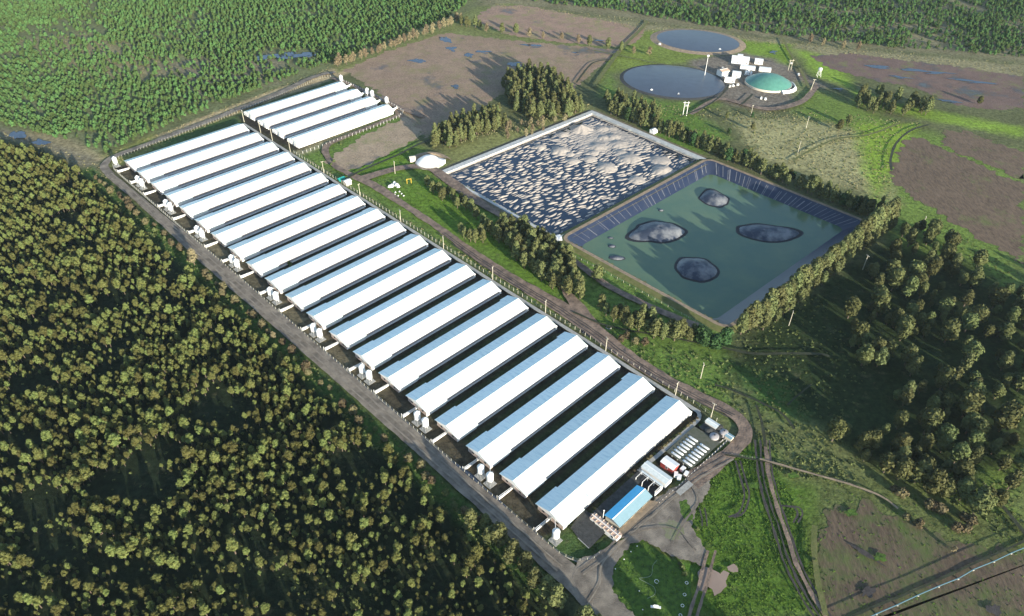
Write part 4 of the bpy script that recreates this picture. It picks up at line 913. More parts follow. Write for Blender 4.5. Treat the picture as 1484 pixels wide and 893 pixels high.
o = gable('site_container', 'white roofed cabin with red walls next to the gas tanks', 'cabin', F(51.0, 371.8), ANG + math.pi / 2, 5.8, 4.0, 2.6, .5, 'red', 'white', .2, 1)
# open frame shelter
t = thing('open_shelter', 'roofless dark timber frame shelter beside the long grey shed', 'shelter', F(37.8, 371.4), ANG + math.pi / 2)
for x in (-4.5, -1.5, 1.5, 4.5):
    for y in (-1.8, 1.8): MB().box(x - .12, x + .12, y - .12, y + .12, 0, 2.5).obj('post', M['white'], t)
    MB().box(x - .08, x + .08, -1.9, 1.9, 2.5, 2.66).obj('beam', M['white'], t)
MB().box(-5, 5, -2.6, -1.7, 2.66, 2.76).obj('roof_panel', M['roof_old'], t); MB().box(-5, -4.85, -2.4, 2.4, 0, 2.4).obj('end_wall', M['white'], t); MB().box(-5, 5, -2.0, 2.0, .02, .06).obj('floor', M['black'], t)
MB().tube((-5, -1.2, 2.75), (5, -1.2, 2.75), .07).obj('rail', M['white'], t)
# gas tanks
def make_gas():
    t = thing('gas_tank', 'x', 'tank', (0, 0, 0), 0, 'white gas tanks in two rows')
    MB().lathe([(.01, -2.35), (.42, -2.2), (.70, -1.8), (.72, 1.8), (.42, 2.2), (.01, 2.35)], 12).obj('vessel', M['tank'], t, True)
    o = t.children[0]; me = o.data
    for v in me.vertices: x, y, z = v.co; v.co = (x, z, y + 1.05)
    me.flip_normals()
    for y in (-1.3, 1.3):
        MB().box(-.62, .62, y - .16, y + .16, 0, .62).obj('saddle', M['white'], t)
    MB().box(-.75, .75, -1.65, -1.35, .9, 1.3).obj('side_bracket', M['white'], t)
    MB().lathe([(.2, 1.6), (.2, 1.85), (.01, 1.9)], 8, 0, 1.2).obj('valve_dome', M['white'], t)
    return t
gas0 = make_gas(); fg = True
for r, (v, nm) in enumerate(((370.6, 'inner row beside the last shed'), (376.1, 'outer row beside the fence'))):
    for k in range(7):
        p = F(57.0 + 1.98 * k - .1 * r, v)
        lb = f'white gas tank in the {nm}, {ords[k]} from the cabin'
        if fg: gas0['label'] = lb; gas0.location = p; gas0.rotation_euler = (0, 0, ANG); fg = False
        else: dup(gas0, lb, p, ANG)
# water tanks corner
for i, (px, py, r, lb) in enumerate([(1034, 637, 1.9, 'squat dark round water tank nearest the white fence corner'), (1048, 631, 1.7, 'dark round water tank under the light blue canopy side'), (1026, 628, 1.6, 'dark round water tank in front of the grey canopy'), (1041, 624, 1.7, 'dark round water tank at the back of the tank group')]):
    t = thing('water_tank', lb, 'tank', (*G(px, py), 0), 0, 'dark water tanks in the corner compound')
    MB().lathe([(r, 0), (r, 2.2), (r * .9, 2.35), (.3, 2.7), (.01, 2.72)], 18).obj('vessel', M['curtain'] if i in (0, 1) else M['asphalt'], t, True)
    MB().lathe([(.32, 2.6), (.32, 2.85), (.01, 2.86)], 10).obj('lid', M['black'], t)
gable('pump_canopy', 'grey roofed pump canopy above the dark water tanks', 'canopy', (*G(1031, 619), 0), ANG + math.pi / 2, 5.2, 2.6, 2.4, .3, 'white', 'roof_old', .2, 0)
gable('kiosk', 'tiny light blue roofed kiosk outside the tank compound by the track bend', 'hut', (*G(1056, 637), 0), ANG + math.pi / 2, 2.8, 2.2, 2.0, .3, 'render', 'lightblue', .2, 0)
fence('tank_fence', 'white concrete kerb fence around the water tank compound', PX([(1020, 632), (1038, 646), (1050, 637), (1052, 628)]), 1.2, 2, .5, 'white', (.8, 1.1))
sheet('tank_yard_slab', PX([(1012, 622), (1026, 612), (1052, 630), (1038, 645)]), M['asphalt'], .1, 1)
for i, (px, py) in enumerate([(989, 682), (994, 689), (984, 694), (979, 690)]):
    t = thing('equipment_box', ['white generator box nearest the gas tanks', 'white pump box against the yard fence', 'pale crate near the yard slab', 'small white machine box by the cabin'][i], 'box', (*G(px, py), 0), ANG + .2 * i)
    MB().box(-1.0, 1.0, -.7, .7, .1, 1.5).obj('casing', M['white'], t); MB().box(-.8, .8, -.75, -.7, .5, 1.2).obj('grille', M['steel'], t); MB().box(-1.05, 1.05, -.75, .75, 1.5, 1.58).obj('lid', M['white'], t)
# hedge bushes along the last shed are placed with the plants below
# teal skip, white hut, sundries
t = thing('skip_container', 'teal waste skip by the fence behind the sheds', 'container', (*G(495, 262), 0), ANG)
MB().add([(-1.8, -1.1, .2), (1.8, -1.1, .2), (1.8, 1.1, .2), (-1.8, 1.1, .2), (-2.3, -1.3, 1.9), (2.3, -1.3, 1.9), (2.3, 1.3, 1.9), (-2.3, 1.3, 1.9)], [(3, 2, 1, 0), (0, 1, 5, 4), (1, 2, 6, 5), (2, 3, 7, 6), (3, 0, 4, 7)]).obj('hull', M['teal'], t)
MB().prism([(-1.35, 1.9), (0, 2.4), (1.35, 1.9)], -2.35, 2.35).obj('lid', M['teal'], t)
hut_at(504, 268, 3.4, 3.8, 2.5, ANG, 'cream block hut beside the teal skip behind the sheds', 'service_hut', 'render', 'white')
t = thing('yellow_frame', 'small yellow steel frame standing on the grass near the lagoon corner', 'frame', (*G(593, 266), 0), .3)
for x in (-1.3, 1.3): MB().box(x - .14, x + .14, -.14, .14, 0, 3.0).obj('post', M['yellow'], t)
MB().box(-1.5, 1.5, -.14, .14, 3.0, 3.25).obj('crossbar', M['yellow'], t)
def rock(name, label, px, py, r, m, seed, group=None):
    me = dome_mesh('block', r, r * .8, r * .9, m, seed, None, 12, 4, .5, .5)
    o = link(name, me, None, (*G(px, py), 0), seed * .7); return tag(o, label, 'rubble', group)
for i, (dx, dy, r) in enumerate([(-9, 3, 1.3), (-4, 2, 1.6), (1, -2, 1.5), (6, 1, 1.7), (9, 3, 1.2)]):
    rock('rubble_heap', ['leftmost', 'second', 'tallest middle', 'large right', 'rightmost'][i] + ' pale rubble heap in the white pile on the grass', 571 + dx * .7, 268 + dy, r, M['white'], i + 1, 'white rubble pile')
for i, (px, py) in enumerate([(573, 279), (579, 278), (582, 281), (577, 284), (572, 282), (585, 284)]):
    rock('rubble_block', 'small pale block scattered on the grass below the white rubble pile', px, py, .55, M['white'], i + 9, 'scattered pale blocks')
t = thing('black_tarpaulin', 'black tarpaulin covering a pit beside the muddy track', 'tarpaulin', (*G(855, 480), 0), ANG)
MB().prism([(-3, .05), (3, .05), (2.4, .35), (-2.4, .35)], -3.6, 3.6).obj('sheet', M['black'], t); 
for k in range(3): MB().box(-3.5, 3.5, -1.6 + k * 1.5, -1.45 + k * 1.5, .34, .42).obj('batten', M['steel'], t)
t = thing('drain_cover', 'pale round concrete ring on the far side of the muddy track', 'ring', (*G(882, 475), 0)); MB().lathe([(1.4, 0), (1.4, .5), (1.1, .5), (1.1, .1)], 18).obj('ring', M['concrete'], t)
# irrigation pipe
def pipe_line():
    t = thing('irrigation_pipe', 'long pale blue irrigation pipe crossing the churned field at lower right', 'pipe')
    pts = [G(*q) for q in [(1225, 912), (1270, 891), (1300, 878), (1330, 864), (1360, 851), (1388, 840), (1410, 827), (1440, 815), (1465, 803), (1500, 789), (1600, 745)]]
    m_ = mat('pale_blue_pipe', (.075, .15, .19), .8, .08, 1)
    for k, (a, b) in enumerate(zip(pts[:-1], pts[1:])):
        MB().tube((*a, .85), (*b, .85), .19, 8).obj('pipe_segment', m_, t)
        MB().tube((*b, .85), (b[0] + .25 * (b[0] - a[0]) / 12, b[1] + .25 * (b[1] - a[1]) / 12, .85), .25, 8).obj('coupling', m_, t)
        MB().box(b[0] - .25, b[0] + .25, b[1] - .25, b[1] + .25, 0, .6).obj('support_block', M['concrete'], t)
pipe_line()
ribbon('ditch', PX([(1215, 905), (1262, 884), (1330, 856), (1400, 824), (1440, 806), (1500, 780)]), .8, M['ditch'], .3, 2)  # flat dark strip painting the shadow beside the pipe
# lawn ornaments
def torus(mb, Rr, r, n=20, k=6, z=0):
    vs = [((Rr + r * math.cos(2 * math.pi * j / k)) * math.cos(2 * math.pi * i / n), (Rr + r * math.cos(2 * math.pi * j / k)) * math.sin(2 * math.pi * i / n), z + r * math.sin(2 * math.pi * j / k)) for i in range(n) for j in range(k)]
    mb.add(vs, [(i * k + j, ((i + 1) % n) * k + j, ((i + 1) % n) * k + (j + 1) % k, i * k + (j + 1) % k) for i in range(n) for j in range(k)])
for i, (px, py, lb) in enumerate([(951.5, 843, 'largest white painted tyre ring in the middle of the lawn'), (992, 862, 'upper white painted tyre ring at the right lawn edge'), (989, 878, 'lower white painted tyre ring at the right lawn edge'), (986, 892, 'white painted tyre ring cut by the bottom of the picture'), (995, 845, 'white painted planter ring by the shrubs')]):
    mb = MB(); torus(mb, (.5 if i else .7), .09, 20, 6, .09); o = mb.obj('tyre_ring', M['white'], None, True); o.location = (*G(px, py), .05); tag(o, lb, 'tyre', 'painted tyre rings on the lawn')
lawn_lights = [((934, 783), 'at the top corner of the lawn'), ((923, 793), 'on the upper lawn edge'), ((914, 801), 'third along the upper lawn edge'), ((904, 812), 'fourth along the road side'), ((891.5, 826), 'at the left corner of the lawn'), ((885, 844), 'halfway down the left lawn edge'), ((926, 858), 'beside the shaded lawn'), ((931, 885), 'near the white bench at the bottom'), ((984, 817), 'by the dark shrubs right')]
lm = None
for q, w in lawn_lights:
    if lm is None:
        t = thing('lawn_lamp', 'x', 'lamp', (0, 0, 0), 0, 'white lawn globes'); MB().tube((0, 0, 0), (0, 0, .6), .06, 6).obj('stem', M['steel'], t)
        MB().lathe([(.01, .55), (.25, .65), (.32, .85), (.25, 1.05), (.01, 1.15)], 10).obj('globe', M['white'], t, True); lm = t; o = t
    else: o = dup(lm)
    o.scale = (.7, .7, .7); o.location = (*G(*q), .04); o['label'] = 'small white globe lamp ' + w
t = thing('lawn_bench', 'small white curved bench on the shaded lawn near the picture bottom', 'bench', (*G(950, 881), .05), -.1)
MB().prism([(-.4, .45), (.4, .45), (.4, .6), (-.4, .6)], -1.7, 1.7).obj('seat', M['white'], t); MB().box(-.8, .8, .3, .42, .6, 1.1).obj('backrest', M['white'], t)
for x in (-1.4, 1.4): MB().box(x - .1, x + .1, -.3, .3, 0, .45).obj('leg', M['white'], t)
M['kerbwhite'] = mat('white_edging', (.22, .27, .18), .8)
ribbon('lawn_edging', PX([(952, 813), (946, 820), (943, 835), (926, 839)]), .16, M['kerbwhite'], .03, 1, z=.30)
ribbon('lawn_edging', PX([(927, 840), (940, 847), (948, 852), (949, 862), (938, 868)]), .16, M['kerbwhite'], .03, 1, z=.30)

# biogas plant
EW = -.24
o = gable('plant_hall', 'largest white hall of the biogas plant, nearest the small dark digester', 'building', (*G(1072, 91), 0), EW, 14.0, 8.0, 4.2, 1.0, 'white', 'white', .3, 4)
MB().box(-2.5, 2.0, 4.5, 8, 0, 4.6).obj('annex', M['white'], o)
gable('plant_cabin', 'white cabin at the right end of the largest biogas hall', 'cabin', (*G(1099, 92), 0), EW, 6.5, 5.2, 3.2, .4, 'white', 'white', .2, 1)
for px, py, L_, lb in ((1083, 101, 12.0, 'left long white container beside the green dome'), (1108, 103.5, 9.5, 'right long white container touching the green dome')):
    t = thing('shipping_container', lb, 'container', (*G(px, py), 0), EW); MB().box(-L_ / 2, L_ / 2, -1.7, 1.7, .2, 3.1).obj('body', M['white'], t)
    mb = MB(); [mb.box(x, x + .12, -1.76, -1.7, .3, 3.0) for x in np.arange(-L_ / 2 + .3, L_ / 2 - .3, .8)]; mb.obj('corrugation', M['white'], t); MB().box(L_ / 2, L_ / 2 + .06, -1.5, 1.5, .3, 3.0).obj('door', M['steel'], t)
o = gable('control_building', 'white control building with a terracotta roof by the large digester', 'building', (*G(1047, 109), 0), .5, 7.5, 6.5, 4.2, .8, 'white', 'tile', .3, 2)
o = gable('plant_cabin', 'white cabin with two dark windows in front of the control building', 'cabin', (*G(1057, 119), 0), EW, 8.0, 4.2, 3.2, .3, 'white', 'white', .2, 2)
gable('plant_cabin', 'square white cabin behind the one with two dark windows', 'cabin', (*G(1066.5, 112), 0), EW, 6.5, 5.5, 4.0, .3, 'white', 'white', .2, 1)
t = thing('gas_scrubber', 'cluster of small steel scrubber vessels between cabin and green dome', 'machine', (*G(1084, 108.5), 0), 0)
for i, (x, y, r, h) in enumerate([(-2, 0, .9, 3), (0, .5, 1.1, 3.6), (2.2, -.3, .8, 2.6)]): MB().lathe([(r, 0), (r, h), (.01, h + .5)], 12, x, y).obj('vessel', M['tank'], t, True)
MB().tube((-2, 0, 2.5), (2.2, 0, 2.5), .15).obj('manifold', M['steel'], t)
for i, (px, py, lb) in enumerate([(1047, 100, 'grey machine skid behind the control building'), (1057, 126, 'left small white pump below the cabins'), (1062, 125.5, 'middle small white pump below the cabins'), (1069, 124, 'right small white pump below the cabins'), (1103, 143.5, 'left white drum in front of the green dome'), (1109, 144.5, 'right white drum in front of the green dome'), (1157, 109, 'white drum right of the green dome'), (1135, 136, 'small white valve box at the foot of the green dome'), (956, 65, 'white hatch on the near rim of the far digester'), (1043, 73, 'white hatch at the right rim of the far digester'), (983, 119 + 19, 'dark hatch on the near rim of the large digester'), (944, 132, 'white vent post at the left rim of the large digester')]):
    t = thing('plant_equipment', lb, 'machine', (*G(px, py), 0), .3 * i)
    s = 1.0; MB().box(-.9 * s, .9 * s, -.7 * s, .7 * s, 0, 1.3 * s).obj('casing', M['steel'] if i in (0, 10) else M['white'], t); MB().tube((0, 0, 1.3), (0, 0, 1.9), .2, 8).obj('cap', M['white'], t)
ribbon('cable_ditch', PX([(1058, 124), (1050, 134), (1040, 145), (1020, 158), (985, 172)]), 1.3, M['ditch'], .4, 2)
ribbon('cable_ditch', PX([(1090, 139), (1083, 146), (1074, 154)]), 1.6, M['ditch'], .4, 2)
ribbon('farm_track', PX([(1134, 58), (1142, 75), (1155, 95), (1165, 115), (1172, 130)]), 2.2, M['bank'], .4, 2)

# ---------------------------------------------------------------- trees and plants
def crown_mesh(name, m, h, r, z0, seed, shape='round', lobes=9, leaves=420, ls=.34, core=True):
    g = np.random.default_rng(seed); V = []; Fs = []; cnt = 0
    ico = bmesh.new(); bmesh.ops.create_icosphere(ico, subdivisions=1, radius=1); iv = np.array([v.co[:] for v in ico.verts]); fi = np.array([[v.index for v in f.verts] for f in ico.faces]); ico.free()
    C_ = []
    for i in range(lobes):
        f = (i + .5) / lobes; z = z0 + (h - z0) * (.12 + .80 * f)
        if shape == 'cone': rr = r * (1 - .80 * f); lr = r * (.62 - .34 * f)
        elif shape == 'tall': rr = r * (.65 + .35 * math.sin(f * 3.0)) * (1 - .45 * f); lr = r * (.58 - .20 * f)
        else: rr = r * math.sqrt(max(.05, 1 - (1.7 * f - .75) ** 2)) * .75; lr = r * g.uniform(.40, .60)
        a = i * 2.399 + g.uniform(-.5, .5); d = rr * g.uniform(.35, .75) if i < lobes - 1 else 0
        C_.append((d * math.cos(a), d * math.sin(a), z, lr * g.uniform(.85, 1.15)))
    for (x, y, z, lr) in C_:
        if core:
            q = iv * (1 + g.uniform(-.18, .18, (len(iv), 1))) * lr * .80 * np.array([1, 1, .95]) + np.array([x, y, z]); V.append(q); Fs.append(fi + cnt); cnt += len(q)
    per = leaves // lobes
    for (x, y, z, lr) in C_:
        d = g.normal(size=(per, 3)); d[:, 2] = d[:, 2] * .9 + .25; d /= np.linalg.norm(d, axis=1)[:, None]
        p = np.array([x, y, z]) + d * lr * g.uniform(.74, 1.14, (per, 1)) * np.array([1, 1, .95])
        nrm = d + .55 * g.normal(size=(per, 3)); nrm /= np.linalg.norm(nrm, axis=1)[:, None]
        t1 = np.cross(nrm, g.normal(size=(per, 3))); t1 /= np.linalg.norm(t1, axis=1)[:, None]; t2 = np.cross(nrm, t1)
        s = ls * lr * g.uniform(.6, 1.35, (per, 1))
        a = p + t1 * s; b = p + (-.5 * t1 + .87 * t2) * s; c = p + (-.5 * t1 - .87 * t2) * s
        V.append(np.stack([a, b, c], 1).reshape(-1, 3)); Fs.append(np.arange(per * 3).reshape(-1, 3) + cnt); cnt += per * 3
    return np_mesh(name, np.concatenate(V), np.concatenate(Fs), m)
def trunk_mesh(name, h, r, seed):
    g = random.Random(seed); mb = MB(); p = Vector((0, 0, -.1)); q = Vector((g.uniform(-.2, .2), g.uniform(-.2, .2), h * .5)); e = Vector((g.uniform(-.3, .3), g.uniform(-.3, .3), h * .9))
    mb.tube(p, q, r, 6, r * .65); mb.tube(q, e, r * .65, 6, r * .2)
    for k in range(4):
        a = g.uniform(0, 6.28); s = q.lerp(e, k * .22); mb.tube(s, s + Vector((math.cos(a) * h * .16, math.sin(a) * h * .16, h * .12)), r * .35, 4, r * .1)
    return mb.mesh(name, M['bark'])
def variants(prefix, m, n, h, r, z0, shape, lobes, leaves, ls, core=True, hv=.12):
    out = []
    for i in range(n):
        g = random.Random(i * 7 + len(prefix)); hh = h * g.uniform(1 - hv, 1 + hv); rr = r * g.uniform(.9, 1.12)
        out.append((crown_mesh('crown', M[m], hh, rr, z0, i * 13 + len(prefix), shape, lobes, leaves, ls, core), trunk_mesh('trunk', hh, .03 * hh, i)))
    return out
VAR = {
    'pine': variants('pine', 'pine_leaf', 6, 10.0, 2.25, 3.2, 'tall', 9, 640, .40),
    'euc': variants('euca', 'euc_leaf', 6, 13.0, 2.9, 2.2, 'tall', 16, 1100, .40),
    'euc2': variants('eucb', 'wood_leaf', 5, 15.0, 4.4, 3.0, 'round', 16, 1300, .34),
    'fir': variants('firr', 'euc_leaf', 5, 14.0, 2.7, 1.2, 'cone', 12, 900, .46),
    'dark': variants('dark', 'dark_leaf', 4, 11.0, 3.6, 1.0, 'round', 14, 1100, .36),
    'bare': variants('bare', 'bare_leaf', 4, 9.0, 2.3, 1.2, 'tall', 9, 500, .36, False),
    'bush': variants('bush', 'scrub_leaf', 3, 2.4, 1.5, .2, 'round', 6, 260, .45),
    'brown': variants('brwn', 'brown_leaf', 3, 3.4, 2.0, .3, 'round', 7, 340, .42),
    'young': variants('yong', 'plant_leaf', 4, 3.8, 1.45, .3, 'cone', 7, 220, .46)}
NAME = {'pine': 'pine_tree', 'euc': 'eucalyptus_tree', 'euc2': 'spreading_tree', 'fir': 'conifer_tree', 'dark': 'dark_tree', 'bare': 'leafless_tree', 'bush': 'bush', 'brown': 'brown_bush', 'young': 'young_pine'}
def tree(kind, x, y, s, label, group, rz=None, cat='tree', vi=None, sz=None):
    cm, tm = VAR[kind][random.randrange(len(VAR[kind])) if vi is None else vi]
    t = thing(NAME[kind], label, cat, (x, y, 0), random.uniform(0, 6.28) if rz is None else rz, group)
    t.scale = (s, s, s * (sz or random.uniform(.9, 1.1)))
    link('crown', cm, t)
    if kind not in ('bush', 'brown'): link('trunk', tm, t)
    return t
def sample(poly, spacing, seed, keep=1.0, jit=.42, gate=None):
    g = np.random.default_rng(seed); P = np.array([p[:2] for p in poly]); lo = P.min(0); hi = P.max(0)
    xs = np.arange(lo[0], hi[0], spacing); ys = np.arange(lo[1], hi[1], spacing * .87); out = []
    X, Y = np.meshgrid(xs, ys); X = X + (np.arange(len(ys))[:, None] % 2) * spacing / 2
    X = X + g.uniform(-jit, jit, X.shape) * spacing; Y = Y + g.uniform(-jit, jit, Y.shape) * spacing
    ok = inside(X, Y, P) & (g.uniform(0, 1, X.shape) < keep)
    X = X[ok]; Y = Y[ok]
    if gate is not None: k = gate(X, Y, g); X = X[k]; Y = Y[k]
    return list(zip(X.tolist(), Y.tolist()))
def along(pts, spacing, jit, seed):
    g = random.Random(seed); out = []; L = 0; nxt = 0
    for a, b in zip(pts[:-1], pts[1:]):
        a = np.array(a[:2]); b = np.array(b[:2]); d = np.hypot(*(b - a))
        while nxt <= L + d:
            q = a + (b - a) * (nxt - L) / d; out.append((q[0] + g.uniform(-jit, jit), q[1] + g.uniform(-jit, jit))); nxt += spacing * g.uniform(.75, 1.25)
        L += d
    return out
def put(kind, pts, s0, s1, label, group, cat='tree', mix=None, seed=0):
    g = random.Random(seed); pts = list(pts); P = [to_px(x, y) for x, y in pts]; many = len(pts) > 14
    us = sorted(p[0] for p in P); n3 = len(us) // 3
    for (x, y), p in zip(pts, P):
        k = g.choices(list(mix), list(mix.values()))[0] if mix else kind; sc = g.uniform(s0, s1); lb = label
        if many:
            f = (sc - s0) / (s1 - s0); lb = ('tall ' if f > .6 else 'low ' if f < .3 else 'mid sized ') + lb + (', left third' if p[0] < us[n3] else ', right third' if p[0] > us[-n3 - 1] else ', middle third')
        tree(k, x, y, sc, lb, group, cat=cat)
# --- windbreak along the right side of the green pond
put('euc', along(FU([(141, 349), (170, 351), (200, 352), (235, 352.5), (262, 353), (292, 354)]), 2.9, .8, 1), 1.0, 1.36, 'olive tree in the row right of the green pond', 'tree row right of the green pond', seed=1)
put('euc', along(FU([(150, 354), (200, 356), (250, 357), (290, 359)]), 6.5, 1.2, 2), .6, .85, 'olive tree on the clearing side of the pond row', 'tree row right of the green pond', seed=2)
# --- windbreak beyond pond and lagoon
put('euc', along(FU([(287, 150), (288, 190), (288.5, 240), (288, 290), (288, 345)]), 3.3, 1.4, 3), .66, 1.02, 'dusty tree in the row beyond pond and lagoon', 'tree row beyond the lagoons', mix={'euc': 4, 'fir': 3, 'dark': .8}, seed=3)
put('euc', along(FU([(294, 168), (295, 230), (294, 290), (295, 350)]), 4.8, 2.2, 4), .45, .85, 'outer tree of the row beyond the lagoons', 'tree row beyond the lagoons', mix={'euc': 3, 'fir': 2, 'dark': 1.2}, seed=4)
# --- conical clumps left of the lagoon
put('fir', sample(PX([(728, 125), (752, 108), (790, 112), (825, 135), (838, 155), (845, 165), (800, 175), (762, 172), (742, 158)]), 5.2, 5), .80, 1.15, 'conical tree in the clump above the lagoon', 'conical trees above the lagoon', seed=5)
put('fir', sample(PX([(622, 205), (640, 190), (690, 170), (725, 165), (735, 185), (700, 200), (660, 215), (630, 217)]), 5.0, 6), .68, 1.0, 'conical tree in the clump by the gas dome', 'conical trees by the gas dome', seed=6)
put('bare', sample(PX([(740, 178), (800, 178), (845, 168), (820, 180), (760, 200), (720, 205)]), 5, 7, .7), .5, .8, 'straw coloured tree along the lagoon berm', 'low trees along the lagoon berm', seed=7)
put('fir', sample(PX([(872, 148), (895, 142), (950, 160), (962, 172), (940, 180), (900, 168)]), 5.5, 8, .9), .62, .85, 'dark conical tree below the large digester', 'grove below the large digester', seed=8)
put('euc', sample(PX([(1030, 172), (1090, 165), (1110, 185), (1080, 200), (1040, 195)]), 9, 9, .45), .35, .6, 'low bushy tree in the rough ground below the green dome', 'rough ground trees', mix={'euc': 1, 'dark': 2}, seed=9)
put('euc', sample(PX([(1232, 148), (1262, 132), (1290, 145), (1350, 158), (1345, 172), (1290, 168), (1240, 162)]), 7, 10, .75), .62, .95, 'grey olive tree in the copse by the flooded field', 'copse by the flooded field', seed=10)
put('euc2', [G(1418, 152), G(1228, 182), G(1215, 190)], .45, .6, 'lone rounded tree standing in the open pasture at upper right', 'lone pasture trees', seed=11)
# --- row between sheds and lagoon
put('euc', [G(*q) for q in [(620, 272), (628, 280), (637, 282), (644, 288), (650, 285), (657, 293), (663, 302), (675, 305), (683, 308), (690, 318), (700, 328), (706, 336), (669, 298), (641, 291), (715, 345)]], .6, .85, 'small olive tree along the near left edge of the wrinkled lagoon', 'trees along the lagoon edge', seed=12)
put('euc', sample(PX([(710, 340), (740, 325), (775, 345), (800, 352), (838, 400), (842, 440), (815, 432), (790, 415), (760, 390), (735, 365)]), 4.4, 13, .95), .70, 1.05, 'olive tree in the band below the lagoon corner', 'tree band below the lagoon corner', mix={'euc': 3, 'fir': 2}, seed=13)
put('euc', [G(*q) for q in [(674, 346), (682, 350), (689, 352), (697, 346), (668, 340), (700, 352)]], .62, .78, 'tan olive tree of the isolated clump on the green strip behind the sheds', 'isolated clump behind the sheds', seed=14)
put('euc', [G(*q) for q in [(865, 408), (878, 458), (904, 470), (912, 478), (925, 480), (936, 482), (947, 490), (960, 492), (930, 468), (985, 492), (997, 495), (889, 466), (871, 450), (897, 462), (919, 472), (953, 484), (970, 488), (977, 494), (942, 472), (1003, 490)]], .65, .98, 'olive tree below the near side of the green pond', 'trees below the green pond', seed=15)
put('dark', [G(*q) for q in [(1020, 502), (1035, 506), (1048, 500), (1012, 496)]], .80, .98, 'dark green dense tree at the near corner of the green pond', 'dark trees at the pond corner', seed=16)
put('brown', [G(*q) for q in [(908, 490), (920, 498), (934, 500), (900, 495)]], .8, 1.1, 'rusty brown bush below the near side of the green pond', 'rusty bushes below the pond', 'bush', seed=17)
# --- woodland at right
gateB = lambda X, Y, g: (fbm(X * .03, Y * .03, 2, 9) + .6 * g.uniform(-1, 1, X.shape)) > -.38
put('euc2', sample(PX([(1300, 345), (1350, 330), (1420, 390), (1484, 420), (1600, 430), (1640, 620), (1484, 690), (1430, 745), (1380, 720), (1260, 690), (1240, 640), (1290, 560), (1225, 500), (1225, 430)]), 7.8, 18, .88, .48, gateB), .36, .98, 'grey olive spreading tree in the right-hand woodland', 'woodland right of the pond', mix={'euc2': 4, 'euc': 2}, seed=18)
put('euc', sample(PX([(1180, 550), (1240, 600), (1260, 690), (1210, 640), (1190, 610)]), 9, 19, .7), .45, .7, 'olive tree at the dark left woodland edge', 'woodland edge trees', seed=19)
put('euc2', [G(*q) for q in [(1238, 500), (1248, 530), (1265, 520), (1205, 640), (1245, 655), (1280, 685), (1300, 695), (1325, 700), (1345, 715), (1365, 720), (1390, 725), (1410, 745), (1425, 730), (1335, 690), (1385, 700)]], .62, .88, 'olive tree on the meadow side of the woodland', 'meadow side of the woodland', seed=20)
put('brown', [G(*q) for q in [(1295, 712), (1305, 718), (1345, 735), (1352, 738), (1395, 752), (1405, 758), (1360, 742), (1330, 762), (1385, 768), (1398, 770), (1312, 752)]], .8, 1.3, 'leafless brown bush in front of the right-hand woodland', 'leafless bushes by the woodland', 'bush', seed=21)
put('bare', [G(1381, 800)], .32, .4, 'small pale bare tree alone in the churned field', 'lone field tree', seed=22)
# --- leafless boundary rows at the top
put('bare', along(PX([(486, 98), (520, 88), (560, 72), (600, 58), (645, 40), (668, 30)]), 5.2, 2.0, 23), .75, 1.15, 'leafless beige tree between plantation and brown field', 'leafless boundary row', seed=23)
put('euc', along(PX([(668, 38), (685, 40), (700, 43)]), 5, 1.5, 24), .6, .85, 'grey green tree where the boundary row meets the field corner', 'corner trees of the boundary row', seed=24)
put('bare', along(PX([(706, 48), (760, 53), (815, 60), (880, 70), (905, 75), (960, 82)]), 13, 2.5, 25), .7, 1.05, 'leafless tree between the two brown fields', 'sparse field row', mix={'bare': 2, 'euc': 1}, seed=25)
put('bare', along(PX([(1170, 62), (1230, 72), (1260, 76)]), 14, 3, 26), .8, 1.1, 'tan tree at the plantation edge above the flooded field', 'plantation edge trees', seed=26)
put('bush', along(FU([(39, 363.9), (80, 365.2)]), 1.9, .15, 27), .42, .55, 'clipped bush in the hedge along the last shed', 'hedge along the last shed', 'bush', mix={'bush': 1, 'brown': 1.3}, seed=27)
put('brown', along(FU([(-19, -8), (-19.5, 60), (-19.5, 130), (-20, 200), (-20.5, 270), (-20, 340)]), 6.0, 1.8, 28), .6, 1.25, 'roadside bush between farm road and pine wood', 'roadside bushes', 'bush', mix={'brown': 3, 'bush': 1.5, 'bare': .25}, seed=28)
put('bush', [G(*q) for q in [(422, 388), (985, 818), (988, 824), (992, 833), (1180, 815), (1010, 768), (480, 240), (484, 236), (494, 210), (1392, 595)]], .5, .9, 'low green shrub standing alone', 'lone shrubs', 'bush', seed=29)
put('euc', along(FU([(-22, 338), (-23, 380), (-26, 440)]), 4.5, 2.6, 41), .72, 1.08, 'tall roadside tree at the lower wood edge shading the road', 'roadside wood edge trees', seed=41)
put('bush', [G(420, 384)], .9, 1.0, 'yellow green shrub growing in the gap between the ninth and tenth sheds', 'gap shrub', 'bush', seed=30)
put('euc', [tuple(np.array(G(*q)) + d * np.array([.552, -.834])) for q, d in [((874, 812), 66), ((925, 812), 80), ((938, 825), 76), ((955, 850), 62), ((985, 868), 58), ((1030, 890), 60)]], 1.45, 1.55, 'tall tree just outside the lower edge that shades the lawn', 'trees shading the lawn', seed=31)

